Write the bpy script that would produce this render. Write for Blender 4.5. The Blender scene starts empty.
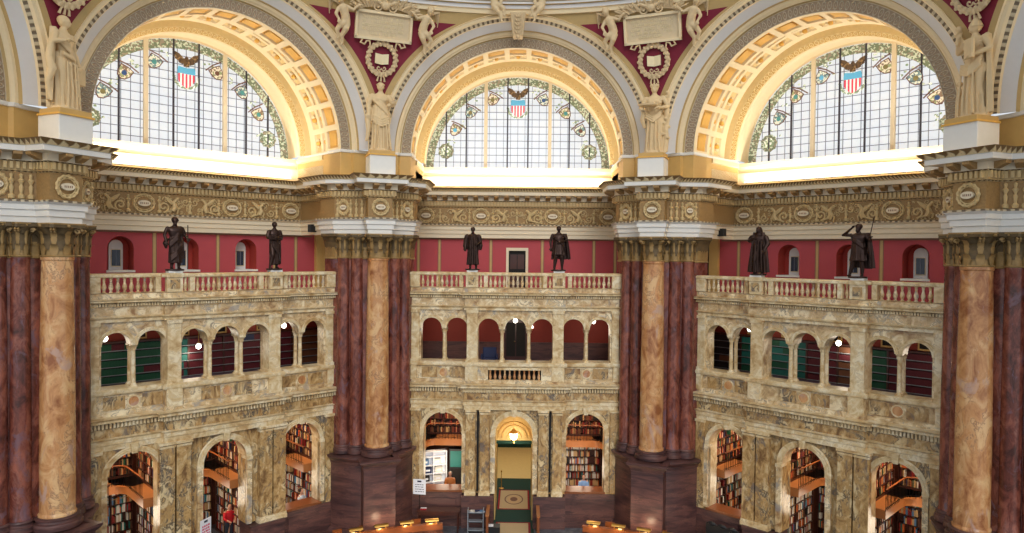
import bpy, math, random
from mathutils import Matrix, Vector
random.seed(7)
PI = math.pi
sc = bpy.context.scene
col = sc.collection
# ------------------------------------------------------------------ camera
FL = 13.2                       # eye height above the reading room floor (all heights below are written relative to the eye)
cd = bpy.data.cameras.new('camera'); cam = bpy.data.objects.new('camera', cd); col.objects.link(cam)
cd.sensor_width = 36.0; cd.lens = 704.37 * 36.0 / 1024.0; cd.clip_start = 0.3; cd.clip_end = 400
def _rot(a, b, c):
    m = Matrix((a, b, c)).transposed(); return m
_right = Vector((0.99985376, 0.01348056, 0.0105232)); _fwd = Vector((-0.01329858, 0.99976405, -0.0171755)); _up = Vector((-0.01075225, 0.01703305, 0.99979711))
m3 = Matrix((_right, _up, -_fwd)).transposed()
cam.matrix_world = Matrix.Translation((0.273, -17.038, FL)) @ m3.to_4x4()
sc.camera = cam
# ------------------------------------------------------------------ world, exposure
w = bpy.data.worlds.new('daylight'); sc.world = w; w.use_nodes = True
bg = w.node_tree.nodes['Background']; bg.inputs[0].default_value = (0.86, 0.93, 1.0, 1); bg.inputs[1].default_value = 0.84
sc.view_settings.view_transform = 'Standard'; sc.view_settings.look = 'None'
sc.view_settings.gamma = 1.0; sc.view_settings.use_curve_mapping = False; sc.view_settings.exposure = 0.0
def area(name, loc, rot, sx, sy, power, color, spread=PI):
    l = bpy.data.lights.new(name, 'AREA'); l.shape = 'RECTANGLE'; l.size = sx; l.size_y = sy; l.energy = power; l.color = color; l.spread = spread
    o = bpy.data.objects.new(name, l); col.objects.link(o); o.location = loc; o.rotation_euler = rot
    return o
def point(name, loc, power, color, r=0.12):
    l = bpy.data.lights.new(name, 'POINT'); l.energy = power; l.color = color; l.shadow_soft_size = r
    o = bpy.data.objects.new(name, l); col.objects.link(o); o.location = loc
    return o
WARM = (1.0, 0.72, 0.42); ALC = 95; COVE = 285
# low soft sun added as fill through the open rear behind the camera
sl = bpy.data.lights.new('rear_fill_sun', 'SUN'); sl.energy = 1.25; sl.angle = 0.5; sl.color = (1.0, 0.97, 0.93)
so = bpy.data.objects.new('rear_fill_sun', sl); col.objects.link(so); so.rotation_euler = (math.radians(61), 0, math.radians(10))

# ------------------------------------------------------------------ node helpers
def lin(c):
    return tuple(((x/255.0)/12.92 if x/255.0 <= .04045 else ((x/255.0+.055)/1.055)**2.4) for x in c) + (1.0,)
class NT:
    def __init__(s, name):
        s.m = bpy.data.materials.new(name); s.m.use_nodes = True; s.t = s.m.node_tree
        s.b = s.t.nodes['Principled BSDF']; s.out = s.t.nodes['Material Output']
    def n(s, typ, **kw):
        x = s.t.nodes.new(typ)
        for k, v in kw.items(): setattr(x, k, v)
        return x
    def l(s, a, b): s.t.links.new(a, b)
    def inp(s, node, key, val):
        if hasattr(val, 'is_output') or hasattr(val, 'links'): s.l(val, node.inputs[key])
        else: node.inputs[key].default_value = val
    def math(s, op, a, b=None, c=None, clamp=False):
        x = s.n('ShaderNodeMath', operation=op); x.use_clamp = clamp
        s.inp(x, 0, a)
        if b is not None: s.inp(x, 1, b)
        if c is not None: s.inp(x, 2, c)
        return x.outputs[0]
    def mix(s, f, a, b):
        x = s.n('ShaderNodeMix', data_type='RGBA'); s.inp(x, 0, f); s.inp(x, 6, a); s.inp(x, 7, b); return x.outputs[2]
    def coord(s, scale=(1,1,1), rnd=True):
        tc = s.n('ShaderNodeTexCoord'); v = tc.outputs['Object']
        if rnd:
            oi = s.n('ShaderNodeObjectInfo'); a = s.n('ShaderNodeVectorMath', operation='ADD')
            k = s.math('MULTIPLY', oi.outputs['Random'], 40.0)
            cx = s.n('ShaderNodeCombineXYZ'); s.l(k, cx.inputs[0]); s.l(k, cx.inputs[2])
            s.l(v, a.inputs[0]); s.l(cx.outputs[0], a.inputs[1]); v = a.outputs[0]
        mp = s.n('ShaderNodeMapping'); mp.inputs['Scale'].default_value = scale; s.l(v, mp.inputs[0]); return mp.outputs[0]
    def noise(s, v, scale, detail=4, rough=.55, dist=0.0):
        dist *= .45
        x = s.n('ShaderNodeTexNoise'); s.l(v, x.inputs['Vector']); x.inputs['Scale'].default_value = scale
        x.inputs['Detail'].default_value = detail; x.inputs['Roughness'].default_value = rough; x.inputs['Distortion'].default_value = dist
        return x.outputs['Fac']
    def ramp(s, f, stops):
        x = s.n('ShaderNodeValToRGB'); s.l(f, x.inputs[0]); e = x.color_ramp.elements
        while len(e) < len(stops): e.new(0.5)
        for i, (p, c) in enumerate(stops): e[i].position = p; e[i].color = c
        return x.outputs[0]
    def bump(s, h, strength=.3, dist=.02):
        x = s.n('ShaderNodeBump'); x.inputs['Strength'].default_value = strength; x.inputs['Distance'].default_value = dist
        s.l(h, x.inputs['Height']); s.l(x.outputs[0], s.b.inputs['Normal'])
def plain(name, rgb, rough=.6, metal=0.0, vary=.12, scale=6.0, emit=None, es=1.0, bump=0.0):
    t = NT(name); c = lin(rgb)
    v = t.coord(); f = t.noise(v, scale, 4)
    d = tuple(x*(1-vary) for x in c[:3])+(1,); e = tuple(min(1, x*(1+vary)) for x in c[:3])+(1,)
    t.l(t.mix(f, d, e), t.b.inputs['Base Color'])
    t.b.inputs['Roughness'].default_value = rough; t.b.inputs['Metallic'].default_value = metal
    if bump: t.bump(f, bump)
    if emit:
        t.b.inputs['Emission Color'].default_value = lin(emit); t.b.inputs['Emission Strength'].default_value = es
    return t.m
def marble(name, light, mid, dark, vein, scale=.8, rough=.25, stretch=(1,1,1), veinw=.03, vamt=.8, blotch=.5, patch=None):
    t = NT(name); v = t.coord(stretch)
    a = t.noise(v, scale, 6, .6, 1.2); b = t.noise(v, scale*2.6, 8, .62, 2.2); c = t.noise(v, scale*9, 6, .65, .6)
    f = t.math('MULTIPLY_ADD', b, .55, t.math('MULTIPLY', a, .45))
    base = t.ramp(f, [(.38, lin(dark)), (.49, lin(mid)), (.6, lin(light))])
    d = t.math('ABSOLUTE', t.math('SUBTRACT', b, .5)); k = t.math('SUBTRACT', 1.0, t.math('DIVIDE', d, veinw), clamp=True)
    gate = t.math('MULTIPLY', t.math('SUBTRACT', a, .47), 9.0, clamp=True)
    k = t.math('MULTIPLY', t.math('MULTIPLY', k, gate, clamp=True), vamt)
    o = t.mix(k, base, lin(vein))
    sp = t.math('MULTIPLY', t.math('SUBTRACT', c, .56), 6.0, clamp=True)
    o = t.mix(t.math('MULTIPLY', sp, blotch), o, lin(dark))
    if patch:
        p = t.noise(v, scale*1.5, 5, .6, 2.5); pk = t.math('MULTIPLY', t.math('SUBTRACT', p, .57), 11.0, clamp=True)
        o = t.mix(t.math('MULTIPLY', pk, .75), o, lin(patch))
    t.l(o, t.b.inputs['Base Color']); t.b.inputs['Roughness'].default_value = rough
    return t.m
def banded(name, ground, orn, dark, nu=2.0, kind='guilloche', rough=.6, metal=0.0):
    """ornament carved along a band: u runs along the band in metres, v across 0..1"""
    t = NT(name); uv = t.n('ShaderNodeTexCoord').outputs['UV']; sp = t.n('ShaderNodeSeparateXYZ'); t.l(uv, sp.inputs[0])
    u = t.math('MULTIPLY', sp.outputs[0], nu); v = sp.outputs[1]
    fu = t.math('SUBTRACT', t.math('FRACT', u), .5); fv = t.math('SUBTRACT', v, .5)
    if kind == 'guilloche':
        r = t.math('SQRT', t.math('ADD', t.math('MULTIPLY', fu, fu), t.math('MULTIPLY', fv, fv)))
        ring = t.math('SUBTRACT', 1.0, t.math('DIVIDE', t.math('ABSOLUTE', t.math('SUBTRACT', r, .33)), .10), clamp=True)
        dot = t.math('SUBTRACT', 1.0, t.math('DIVIDE', r, .13), clamp=True)
        edge = t.math('MULTIPLY', t.math('SUBTRACT', t.math('ABSOLUTE', fv), .41), 20.0, clamp=True)
        h = t.math('MAXIMUM', t.math('MAXIMUM', ring, dot), edge)
    elif kind == 'bead':
        r = t.math('ABSOLUTE', fu); h = t.math('MULTIPLY', t.math('SUBTRACT', .33, r), 8.0, clamp=True)
    elif kind == 'leaf':
        a = t.math('ABSOLUTE', fu); k = t.math('SUBTRACT', t.math('MULTIPLY', t.math('SUBTRACT', 1.0, v), .6), a)
        h = t.math('MULTIPLY', k, 6.0, clamp=True)
    h2 = h
    o = t.mix(h2, lin(ground), lin(orn))
    nz = t.noise(t.coord(), 14, 4); o = t.mix(t.math('MULTIPLY', t.math('SUBTRACT', nz, .55), 3.0, clamp=True), o, lin(dark))
    t.l(o, t.b.inputs['Base Color']); t.b.inputs['Roughness'].default_value = rough; t.b.inputs['Metallic'].default_value = metal
    t.bump(h, .8, .05)
    return t.m
M = {}
M['siena'] = marble('yellow_siena_marble', (220,180,130), (198,144,94), (146,90,54), (112,76,66), .8, .16, (1,1,.6), .022, .7, .5, patch=(186,156,142))
M['cream'] = marble('cream_siena_marble', (242,226,190), (210,182,136), (150,112,70), (96,88,86), .95, .28, (1,1,1), .035, .8, .6, patch=(150,146,144))
M['cream_light'] = marble('pale_cream_marble', (236,222,190), (218,194,148), (184,148,98), (130,112,96), 1.1, .3, (1,1,1), .02, .5, .3)
M['veined'] = marble('veined_yellow_marble', (216,194,150), (190,154,100), (120,88,54), (58,52,52), 1.3, .25, (1,1,.6), .07, .95, .7, patch=(100,94,92))
M['numid'] = marble('red_numidian_marble', (152,90,72), (114,60,48), (70,38,32), (150,112,102), 1.2, .2, (1,1,.5), .02, .4, .7, patch=(112,84,94))
M['choco'] = marble('chocolate_tennessee_marble', (108,72,66), (84,56,54), (58,40,42), (140,100,84), .6, .38, (.6,.6,3.2), .02, .55, .5)
M['red'] = plain('crimson_wall_paint', (178,72,80), .75, vary=.05, scale=2)
M['redline'] = plain('olive_stencil_border', (136,104,84), .8)
M['pier_red'] = plain('pendentive_crimson_paint', (124,22,48), .7, vary=.1)
M['plaster'] = plain('cream_plaster', (232,212,172), .65, vary=.06)
M['white'] = plain('white_painted_plaster', (228,226,220), .6, vary=.04)
M['bluewhite'] = plain('cool_grey_painted_plaster', (208,206,204), .6, vary=.04)
M['stucco'] = plain('tan_stucco_ornament', (208,184,144), .65, vary=.2, scale=6)
M['archit'] = plain('cream_architrave_paint', (228,214,186), .6, vary=.05)
M['vaultgold'] = plain('pale_gilt_vault_paint', (220,192,134), .55, vary=.1)
M['leafgold'] = plain('gilded_acanthus', (158,128,80), .45, .2, vary=.35, scale=8)
M['statue_white'] = plain('aged_plaster_statue', (216,190,146), .6, vary=.12, scale=3)
M['gold'] = plain('ochre_gold_paint', (222,170,76), .5, vary=.15, scale=4)
M['goldbuff'] = plain('buff_gold_paint', (200,162,96), .55, vary=.1, scale=3)
M['olive'] = plain('old_gold_border_paint', (186,158,104), .6, vary=.1)
M['tan'] = plain('tan_stucco', (196,168,118), .65, vary=.25, scale=9, bump=.2)
M['friezeg'] = plain('gilded_frieze_ground', (156,124,78), .6, vary=.35, scale=14, bump=.3)
M['friezeo'] = plain('pale_stucco_relief', (204,178,128), .6, vary=.15, scale=8)
M['bronze'] = plain('dark_bronze_patina', (62,44,38), .38, .65, vary=.35, scale=5)
M['capital'] = plain('dark_capital_bell', (100,82,54), .6, .1, vary=.45, scale=7, bump=.2)
M['dark'] = plain('dark_paint_and_shade', (26,22,20), .8)  # dark doors and panels, and shade painted between the middle bay pilasters
M['walnut'] = plain('polished_walnut', (128,70,34), .35, vary=.25, scale=3)
M['oak'] = plain('honey_oak', (168,106,58), .4, vary=.15, scale=4)
M['mahog'] = plain('dark_mahogany', (70,36,28), .35, vary=.25, scale=4)
M['brass'] = plain('polished_brass', (206,160,82), .28, .9, vary=.1)
M['iron'] = plain('black_iron', (30,28,28), .45, .6)
M['leaddark'] = plain('heavy_lead_bar', (52,48,60), .5)
M['lead'] = plain('dark_lead_bar', (122,126,138), .5, .3)
M['green'] = plain('green_carpet', (22,58,48), .95, vary=.2, scale=30)
M['rug'] = plain('tan_carpet', (190,166,126), .95, vary=.1, scale=30)
M['rugred'] = plain('crimson_carpet_line', (140,24,34), .95)
M['paper'] = plain('white_paper', (235,238,245), .7, vary=.02)
M['ink'] = plain('dark_ink', (40,44,70), .8)
M['pink'] = plain('pink_ink', (214,90,120), .8)
M['grey'] = plain('grey_metal', (150,156,164), .5, .3)
M['steel_dark'] = plain('black_plastic', (24,26,30), .45)
M['skin'] = plain('skin', (205,150,120), .55)
M['hair'] = plain('dark_hair', (50,36,28), .7)
M['ochrehall'] = plain('pale_hall_floor_stone', (222,196,132), .5, vary=.1)
M['globe'] = plain('glowing_globe', (255,250,238), .4, emit=(255,246,226), es=9.0)
M['lampglow'] = plain('lit_lamp_bulb', (255,220,160), .4, emit=(255,214,140), es=14.0)
M['cove'] = plain('lit_cove_tube', (255,236,190), .4, emit=(255,222,160), es=6.0)
def book_m(n, c): return plain('book_cloth_'+n, c, .6, vary=.15, scale=20)
BK = {k: book_m(k, c) for k, c in dict(red=(140,34,30), maroon=(92,22,36), green=(22,84,60), teal=(30,110,104), navy=(32,44,84), tan=(196,160,112), white=(224,220,210), black=(34,30,30), orange=(206,104,46), blue=(90,130,170), brown=(110,66,40)).items()}
def glass_mat(name, shade=(214,224,238), es=.8):
    t = NT(name); v = t.coord(rnd=False); f = t.noise(v, .8, 3); g = t.noise(v, 9, 3)
    c = t.mix(f, lin(shade), lin((252,252,250))); c = t.mix(t.math('MULTIPLY', t.math('SUBTRACT', g, .55), 3.0, clamp=True), c, lin((226,222,206)))
    t.b.inputs['Base Color'].default_value = (.25,.26,.28,1); t.l(c, t.b.inputs['Emission Color']); t.b.inputs['Emission Strength'].default_value = es
    t.b.inputs['Roughness'].default_value = .35; return t.m
M['glass'] = glass_mat('daylit_opal_glass')
def stained(name, a, b, cc, scale, es=.3):
    t = NT(name); v = t.coord(rnd=False); x = t.n('ShaderNodeTexVoronoi'); t.l(v, x.inputs['Vector']); x.inputs['Scale'].default_value = scale
    s = t.n('ShaderNodeSeparateColor'); t.l(x.outputs['Color'], s.inputs[0])
    c = t.ramp(s.outputs[0], [(.0, lin(a)), (.45, lin(b)), (.75, lin(cc))]); t.t.nodes[-1].color_ramp.interpolation = 'CONSTANT'
    t.l(c, t.b.inputs['Base Color']); t.l(c, t.b.inputs['Emission Color']); t.b.inputs['Emission Strength'].default_value = es
    return t.m
M['garland'] = stained('stained_glass_garland', (112,124,98), (196,204,184), (148,136,118), 15)
M['shieldA'] = stained('stained_glass_shield_cool', (216,220,208), (120,146,150), (92,112,120), 13)
M['shieldB'] = stained('stained_glass_shield_warm', (222,214,196), (134,112,92), (150,160,118), 13)
M['wreathglass'] = stained('stained_glass_wreath', (122,138,110), (190,196,176), (218,222,212), 11, .6)
M['eagleglass'] = stained('stained_glass_brown', (92,70,48), (140,112,76), (70,52,38), 12)
M['g_blue'] = plain('stained_glass_blue', (92,170,208), .3, emit=(92,170,208), es=.4)
M['g_red'] = plain('stained_glass_red', (208,62,82), .3, emit=(214,70,90), es=.4)
M['g_white'] = plain('stained_glass_white', (240,232,232), .3, emit=(240,232,232), es=.4)
M['g_teal'] = plain('stained_glass_teal', (74,140,140), .3, emit=(74,140,140), es=.3)
M['g_olive'] = plain('stained_glass_olive', (120,112,70), .3, emit=(120,112,70), es=.3)
M['g_brown'] = plain('stained_glass_umber', (100,66,54), .3, emit=(100,66,54), es=.4)
M['g_navy'] = plain('stained_glass_navy', (50,80,130), .3, emit=(50,80,130), es=.3)
M['darkpane'] = plain('unlit_window_pane', (50,58,72), .15, vary=.2)
M['guil'] = banded('guilloche_band', (164,142,116), (208,194,168), (160,136,110), 4.4)
M['guilgold'] = banded('gilded_guilloche_band', (204,164,92), (236,214,160), (180,140,80), 4.2)
M['beadband'] = banded('egg_and_dart_band', (116,100,80), (206,190,158), (130,112,88), 4.4, 'bead')
M['leafband'] = banded('leaf_moulding_band', (120,92,54), (226,206,160), (130,100,60), 6.0, 'leaf')
M['dentband'] = banded('fine_dentil_band', (110,92,66), (226,210,170), (120,100,70), 8.0, 'bead')

# ------------------------------------------------------------------ mesh builder
class MB:
    def __init__(s): s.v = []; s.f = []; s.m = []; s.uv = {}; s.mats = []; s.T = None
    def mi(s, m):
        if m not in s.mats: s.mats.append(m)
        return s.mats.index(m)
    def add(s, vs, fs, m, uvs=None):
        o = len(s.v); i = s.mi(m)
        if s.T is not None: vs = [s.T @ Vector(p) for p in vs]
        s.v += [tuple(p) for p in vs]
        for k, f in enumerate(fs):
            if uvs: s.uv[len(s.f)] = uvs[k]
            s.f.append(tuple(o+j for j in f)); s.m.append(i)
    def box(s, x0, x1, y0, y1, z0, z1, m):
        s.add([(x0,y0,z0),(x1,y0,z0),(x1,y1,z0),(x0,y1,z0),(x0,y0,z1),(x1,y0,z1),(x1,y1,z1),(x0,y1,z1)],
              [(0,3,2,1),(4,5,6,7),(0,1,5,4),(1,2,6,5),(2,3,7,6),(3,0,4,7)], m)
    def bbox(s, x0, x1, y0, y1, z0, z1, m, b=.02):   # box with chamfered vertical/top edges
        b = min(b, (x1-x0)/3, (y1-y0)/3, (z1-z0)/3)
        s.prism([(x0+b,y0),(x1-b,y0),(x1,y0+b),(x1,y1-b),(x1-b,y1),(x0+b,y1),(x0,y1-b),(x0,y0+b)], z0, z1, m)
    def prism(s, poly, z0, z1, m):      # poly counter-clockwise in xy
        n = len(poly); vs = [(x,y,z0) for x,y in poly]+[(x,y,z1) for x,y in poly]
        s.add(vs, [tuple(range(n))[::-1], tuple(range(n,2*n))]+[(i,(i+1)%n,n+(i+1)%n,n+i) for i in range(n)], m)
    def yprism(s, poly, y0, y1, m):     # poly in xz, extruded along y
        n = len(poly); vs = [(x,y0,z) for x,z in poly]+[(x,y1,z) for x,z in poly]
        s.add(vs, [tuple(range(n)), tuple(range(n,2*n))[::-1]]+[(i,n+i,n+(i+1)%n,(i+1)%n) for i in range(n)], m)
    def lathe(s, prof, m, seg=24, c=(0,0), a0=0, a1=2*PI, sx=1, sy=1, flute=0, fa=0):
        full = abs(a1-a0-2*PI) < 1e-6; n = seg if full else seg+1; vs = []
        for r, z in prof:
            for i in range(n):
                a = a0+(a1-a0)*i/seg; rr = r*(1+fa*math.cos(flute*a)) if flute else r
                vs.append((c[0]+rr*sx*math.cos(a), c[1]+rr*sy*math.sin(a), z))
        fs = []
        for j in range(len(prof)-1):
            for i in range(seg):
                p = j*n+i; q = j*n+(i+1)%n; fs.append((p, q, q+n, p+n))
        if full:
            fs.append(tuple(range(n))[::-1]); fs.append(tuple((len(prof)-1)*n+i for i in range(n)))
        s.add(vs, fs, m)
    def tube(s, pts, rad, m, seg=8, flat=None, caps=True):
        pts = [Vector(p) for p in pts]; n = len(pts)
        if not isinstance(rad, (list, tuple)): rad = [rad]*n
        vs = []; prev = None
        for i, p in enumerate(pts):
            d = (pts[min(i+1,n-1)]-pts[max(i-1,0)])
            if d.length < 1e-9: d = Vector((0,0,1))
            d.normalize()
            if prev is None: u = d.orthogonal().normalized()
            else:
                u = prev-d*prev.dot(d); u = u.normalized() if u.length > 1e-6 else d.orthogonal().normalized()
            prev = u; w_ = d.cross(u)
            for k in range(seg):
                a = 2*PI*k/seg; vs.append(p+(u*math.cos(a)+w_*math.sin(a))*rad[i])
        fs = [(i*seg+k, i*seg+(k+1)%seg, (i+1)*seg+(k+1)%seg, (i+1)*seg+k) for i in range(n-1) for k in range(seg)]
        if caps: fs += [tuple(range(seg))[::-1], tuple((n-1)*seg+k for k in range(seg))]
        s.add(vs, fs, m)
    def ball(s, c, r, m, seg=12, rings=8):
        if not isinstance(r, (list, tuple)): r = (r, r, r)
        vs = [(c[0], c[1], c[2]-r[2])]
        for j in range(1, rings):
            t = -PI/2+PI*j/rings
            for i in range(seg):
                a = 2*PI*i/seg; vs.append((c[0]+r[0]*math.cos(t)*math.cos(a), c[1]+r[1]*math.cos(t)*math.sin(a), c[2]+r[2]*math.sin(t)))
        vs.append((c[0], c[1], c[2]+r[2])); L = len(vs)-1
        fs = [(0, 1+(i+1)%seg, 1+i) for i in range(seg)]
        for j in range(rings-2):
            for i in range(seg):
                a = 1+j*seg+i; b = 1+j*seg+(i+1)%seg; fs.append((a, b, b+seg, a+seg))
        fs += [(L, 1+(rings-2)*seg+i, 1+(rings-2)*seg+(i+1)%seg) for i in range(seg)]
        s.add(vs, fs, m)
    def torus(s, c, R, r, m, axis='y', seg=24, ts=6, sz=1.0, bumps=0):
        vs = []
        for i in range(seg):
            a = 2*PI*i/seg; rr = r*(1+.3*math.cos(bumps*a)) if bumps else r
            for k in range(ts):
                b = 2*PI*k/ts; q = R+rr*math.cos(b); h = rr*math.sin(b)
                p = (q*math.cos(a), h, q*math.sin(a)*sz) if axis == 'y' else (q*math.cos(a), q*math.sin(a), h)
                vs.append((c[0]+p[0], c[1]+p[1], c[2]+p[2]))
        fs = [(i*ts+k, ((i+1)%seg)*ts+k, ((i+1)%seg)*ts+(k+1)%ts, i*ts+(k+1)%ts) for i in range(seg) for k in range(ts)]
        s.add(vs, fs, m)
    def sweep(s, path, prof, ms, z0=0):
        """path: xy points left to right seen from inside; prof: (offset towards room, z) bottom to top; ms: material per profile step"""
        P = [Vector(p) for p in path]; n = len(P); off = []
        nr = []
        for i in range(n-1):
            d = (P[i+1]-P[i]).normalized(); nr.append(Vector((d.y, -d.x)))
        for i in range(n):
            a = nr[max(i-1,0)]; b = nr[min(i,n-2)]; off.append((a+b)/(1+a.dot(b)))
        L = [0]
        for i in range(n-1): L.append(L[-1]+(P[i+1]-P[i]).length)
        for j in range(len(prof)-1):
            (o0, h0), (o1, h1) = prof[j], prof[j+1]; m = ms[j] if isinstance(ms, list) else ms
            vs = []; 
            for i in range(n):
                a = P[i]+off[i]*o0; b = P[i]+off[i]*o1; vs += [(a.x,a.y,h0+z0),(b.x,b.y,h1+z0)]
            fs = [(2*i,2*i+2,2*i+3,2*i+1) for i in range(n-1)]
            uvs = [[(L[i],0),(L[i+1],0),(L[i+1],1),(L[i],1)] for i in range(n-1)]
            s.add(vs, fs, m, uvs)
    def arc(s, cx, cz, prof, ms, a0=0, a1=PI, seg=64):
        """prof: (radius, y) pairs swept around the axis y through (cx,cz)"""
        for j in range(len(prof)-1):
            (r0, y0), (r1, y1) = prof[j], prof[j+1]; m = ms[j] if isinstance(ms, list) else ms
            if m is None: continue
            vs = []; R = (r0+r1)/2
            for i in range(seg+1):
                a = a0+(a1-a0)*i/seg
                vs += [(cx-r0*math.cos(a), y0, cz+r0*math.sin(a)), (cx-r1*math.cos(a), y1, cz+r1*math.sin(a))]
            fs = [(2*i,2*i+2,2*i+3,2*i+1) for i in range(seg)]
            uvs = [[(R*(a0+(a1-a0)*i/seg),0),(R*(a0+(a1-a0)*(i+1)/seg),0),(R*(a0+(a1-a0)*(i+1)/seg),1),(R*(a0+(a1-a0)*i/seg),1)] for i in range(seg)]
            s.add(vs, fs, m, uvs)
    def archwall(s, x0, x1, zb, zt, y0, y1, ops, m, mj=None, seg=20):
        """wall slab in xz with round-headed openings (c, half width, spring z, bottom z)"""
        mj = mj or m; ops = sorted(ops); x = x0
        def q(a, b, c, d): s.add([a,b,c,d], [(0,1,2,3)], m)
        def rect(xa, xb, za, zc):
            if xb-xa < 1e-5 or zc-za < 1e-5: return
            q((xa,y0,za),(xb,y0,za),(xb,y0,zc),(xa,y0,zc)); q((xb,y1,za),(xa,y1,za),(xa,y1,zc),(xb,y1,zc))
        for c, hw, sp, ob in ops:
            rect(x, c-hw, zb, zt); rect(c-hw, c+hw, zb, ob)
            pts = [(c-hw*math.cos(PI*i/seg), sp+hw*math.sin(PI*i/seg)) for i in range(seg+1)]
            for i in range(seg):
                (xa, za), (xb, zc) = pts[i], pts[i+1]
                q((xa,y0,za),(xb,y0,zc),(xb,y0,zt),(xa,y0,zt)); q((xb,y1,zc),(xa,y1,za),(xa,y1,zt),(xb,y1,zt))
                s.add([(xa,y0,za),(xa,y1,za),(xb,y1,zc),(xb,y0,zc)], [(0,1,2,3)], mj)
            if sp > ob:
                s.add([(c-hw,y0,ob),(c-hw,y1,ob),(c-hw,y1,sp),(c-hw,y0,sp)], [(0,1,2,3)], mj)
                s.add([(c+hw,y0,ob),(c+hw,y0,sp),(c+hw,y1,sp),(c+hw,y1,ob)], [(0,1,2,3)], mj)
            if ob > zb: s.add([(c-hw,y0,ob),(c+hw,y0,ob),(c+hw,y1,ob),(c-hw,y1,ob)], [(0,1,2,3)], mj)
            x = c+hw
        rect(x, x1, zb, zt)
        s.add([(x0,y0,zb),(x0,y1,zb),(x0,y1,zt),(x0,y0,zt)], [(0,3,2,1)], m); s.add([(x1,y0,zb),(x1,y1,zb),(x1,y1,zt),(x1,y0,zt)], [(0,1,2,3)], m)
        s.add([(x0,y0,zt),(x1,y0,zt),(x1,y1,zt),(x0,y1,zt)], [(0,1,2,3)], m)
    def mesh(s, name, smooth=True, ang=38):
        me = bpy.data.meshes.new(name); me.from_pydata(s.v, [], s.f)
        for m in s.mats: me.materials.append(M[m] if isinstance(m, str) else m)
        me.polygons.foreach_set('material_index', s.m)
        if s.uv:
            ul = me.uv_layers.new(name='UVMap')
            for fi, u in s.uv.items():
                for k, li in enumerate(me.polygons[fi].loop_indices):
                    ul.data[li].uv = u[k]
        me.update()
        if smooth:
            me.polygons.foreach_set('use_smooth', [True]*len(me.polygons)); me.set_sharp_from_angle(angle=math.radians(ang))
        return me
    def build(s, name, parent=None, label=None, smooth=True, ang=38):
        o = bpy.data.objects.new(name, s.mesh(name, smooth, ang)); col.objects.link(o)
        if parent is not None: o.parent = parent
        if label: o['label'] = label
        return o
def tag(o, label, cat, group=None, kind=None):
    o['label'] = label; o['category'] = cat
    if group: o['group'] = group
    if kind: o['kind'] = kind
    return o
def empty(name, mat): 
    o = bpy.data.objects.new(name, None); col.objects.link(o); o.empty_display_size = .2; o.matrix_world = mat; return o
def struct(mb, name, mat, **k):
    o = mb.build(name, **k); o['kind'] = 'structure'; o.matrix_world = mat; return o
def bay(b, s=0, n=0, z=0, rz=0):      # a frame in bay b (-2..2): x along the wall, y outwards, z relative to the eye
    return Matrix.Translation((0,0,FL)) @ Matrix.Rotation(-PI/4*b, 4, 'Z') @ Matrix.Translation((s,n,z)) @ Matrix.Rotation(rz, 4, 'Z')
def pier(p, t=0, r=0, z=0, rz=0):     # a frame at pier p (0..3): x tangential, y outwards
    return Matrix.Translation((0,0,FL)) @ Matrix.Rotation(math.radians(67.5-45*p), 4, 'Z') @ Matrix.Translation((t,r,z)) @ Matrix.Rotation(rz, 4, 'Z')
def copy_tree(o, parent=None):
    c = o.copy(); col.objects.link(c)
    if parent is not None: c.parent = parent
    for ch in list(o.children): copy_tree(ch, c)
    return c
SIDE = {-1: 'left', 0: 'centre', 1: 'right', -2: 'far left', 2: 'far right'}
PN = ['nearest pier on the left', 'left far pier', 'right far pier', 'nearest pier on the right']
exec_parts = True
# ================================================================== STRUCTURE
S22, C22 = math.sin(PI/8), math.cos(PI/8)
def f2p(s, n): return (n*S22+s*C22, n*C22-s*S22)        # bay to the right of a pier -> that pier's frame
def mir(pts): return [(-t, r) for t, r in reversed(pts)]+pts
m = MB(); m.lathe([(0,-.35),(45,-.35),(45,0),(0,0)], 'floorstone' if 'floorstone' in M else 'choco', seg=8)
M['floorstone'] = marble('grey_floor_stone', (110,112,120), (84,86,94), (54,54,60), (140,140,140), .6, .35)
m.mats = ['floorstone']; floor = m.build('floor'); floor['kind'] = 'structure'
# ---- great entablature
def ent_prof(): return [(0,.86),(0,1.06),(.06,1.08),(.06,1.28),(.12,1.3),(.12,1.46),(.22,1.54),(.22,1.6),(0,1.62),(0,2.5),(.08,2.54),(.08,2.82),(.2,2.86),(.2,3.1),(.6,3.13),(.6,3.3),(.63,3.31),(.8,3.5),(-.1,3.55)]
ENT_M = ['white','white','white','white','white','white','beadband','beadband','friezeg','leafband','tan','leafband','archit','archit','white','white','leafband','plaster']
def along(mb, path, off, pitch, fn, skip=.0):
    """call fn(T) at regular steps along the offset path; T has x along the wall, y outwards"""
    P = [Vector(p) for p in path]
    nr = []
    for i in range(len(P)-1):
        d = (P[i+1]-P[i]).normalized(); nr.append(Vector((d.y, -d.x)))
    Q = []
    for i in range(len(P)):
        a = nr[max(i-1,0)]; b = nr[min(i,len(P)-2)]; Q.append(P[i]+(a+b)/(1+a.dot(b))*off)
    for i in range(len(Q)-1):
        d = Q[i+1]-Q[i]; L = d.length
        if L < pitch*.8 or (d.dot(P[i+1]-P[i]) <= 0): continue
        k = max(1, int((L-skip)/pitch)); u = d.normalized(); ang = math.atan2(u.y, u.x)
        for j in range(k):
            q = Q[i]+u*(L/2+(j-(k-1)/2)*pitch)
            fn(Matrix.Translation((q.x, q.y, 0)) @ Matrix.Rotation(ang, 4, 'Z'))
def dent(mb, path, off, pitch, w_, dep, z0, z1, mt):
    def fn(T):
        mb.T = T; mb.box(-w_/2, w_/2, -dep, .01, z0, z1, mt); mb.T = None
    along(mb, path, off, pitch, fn)
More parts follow.
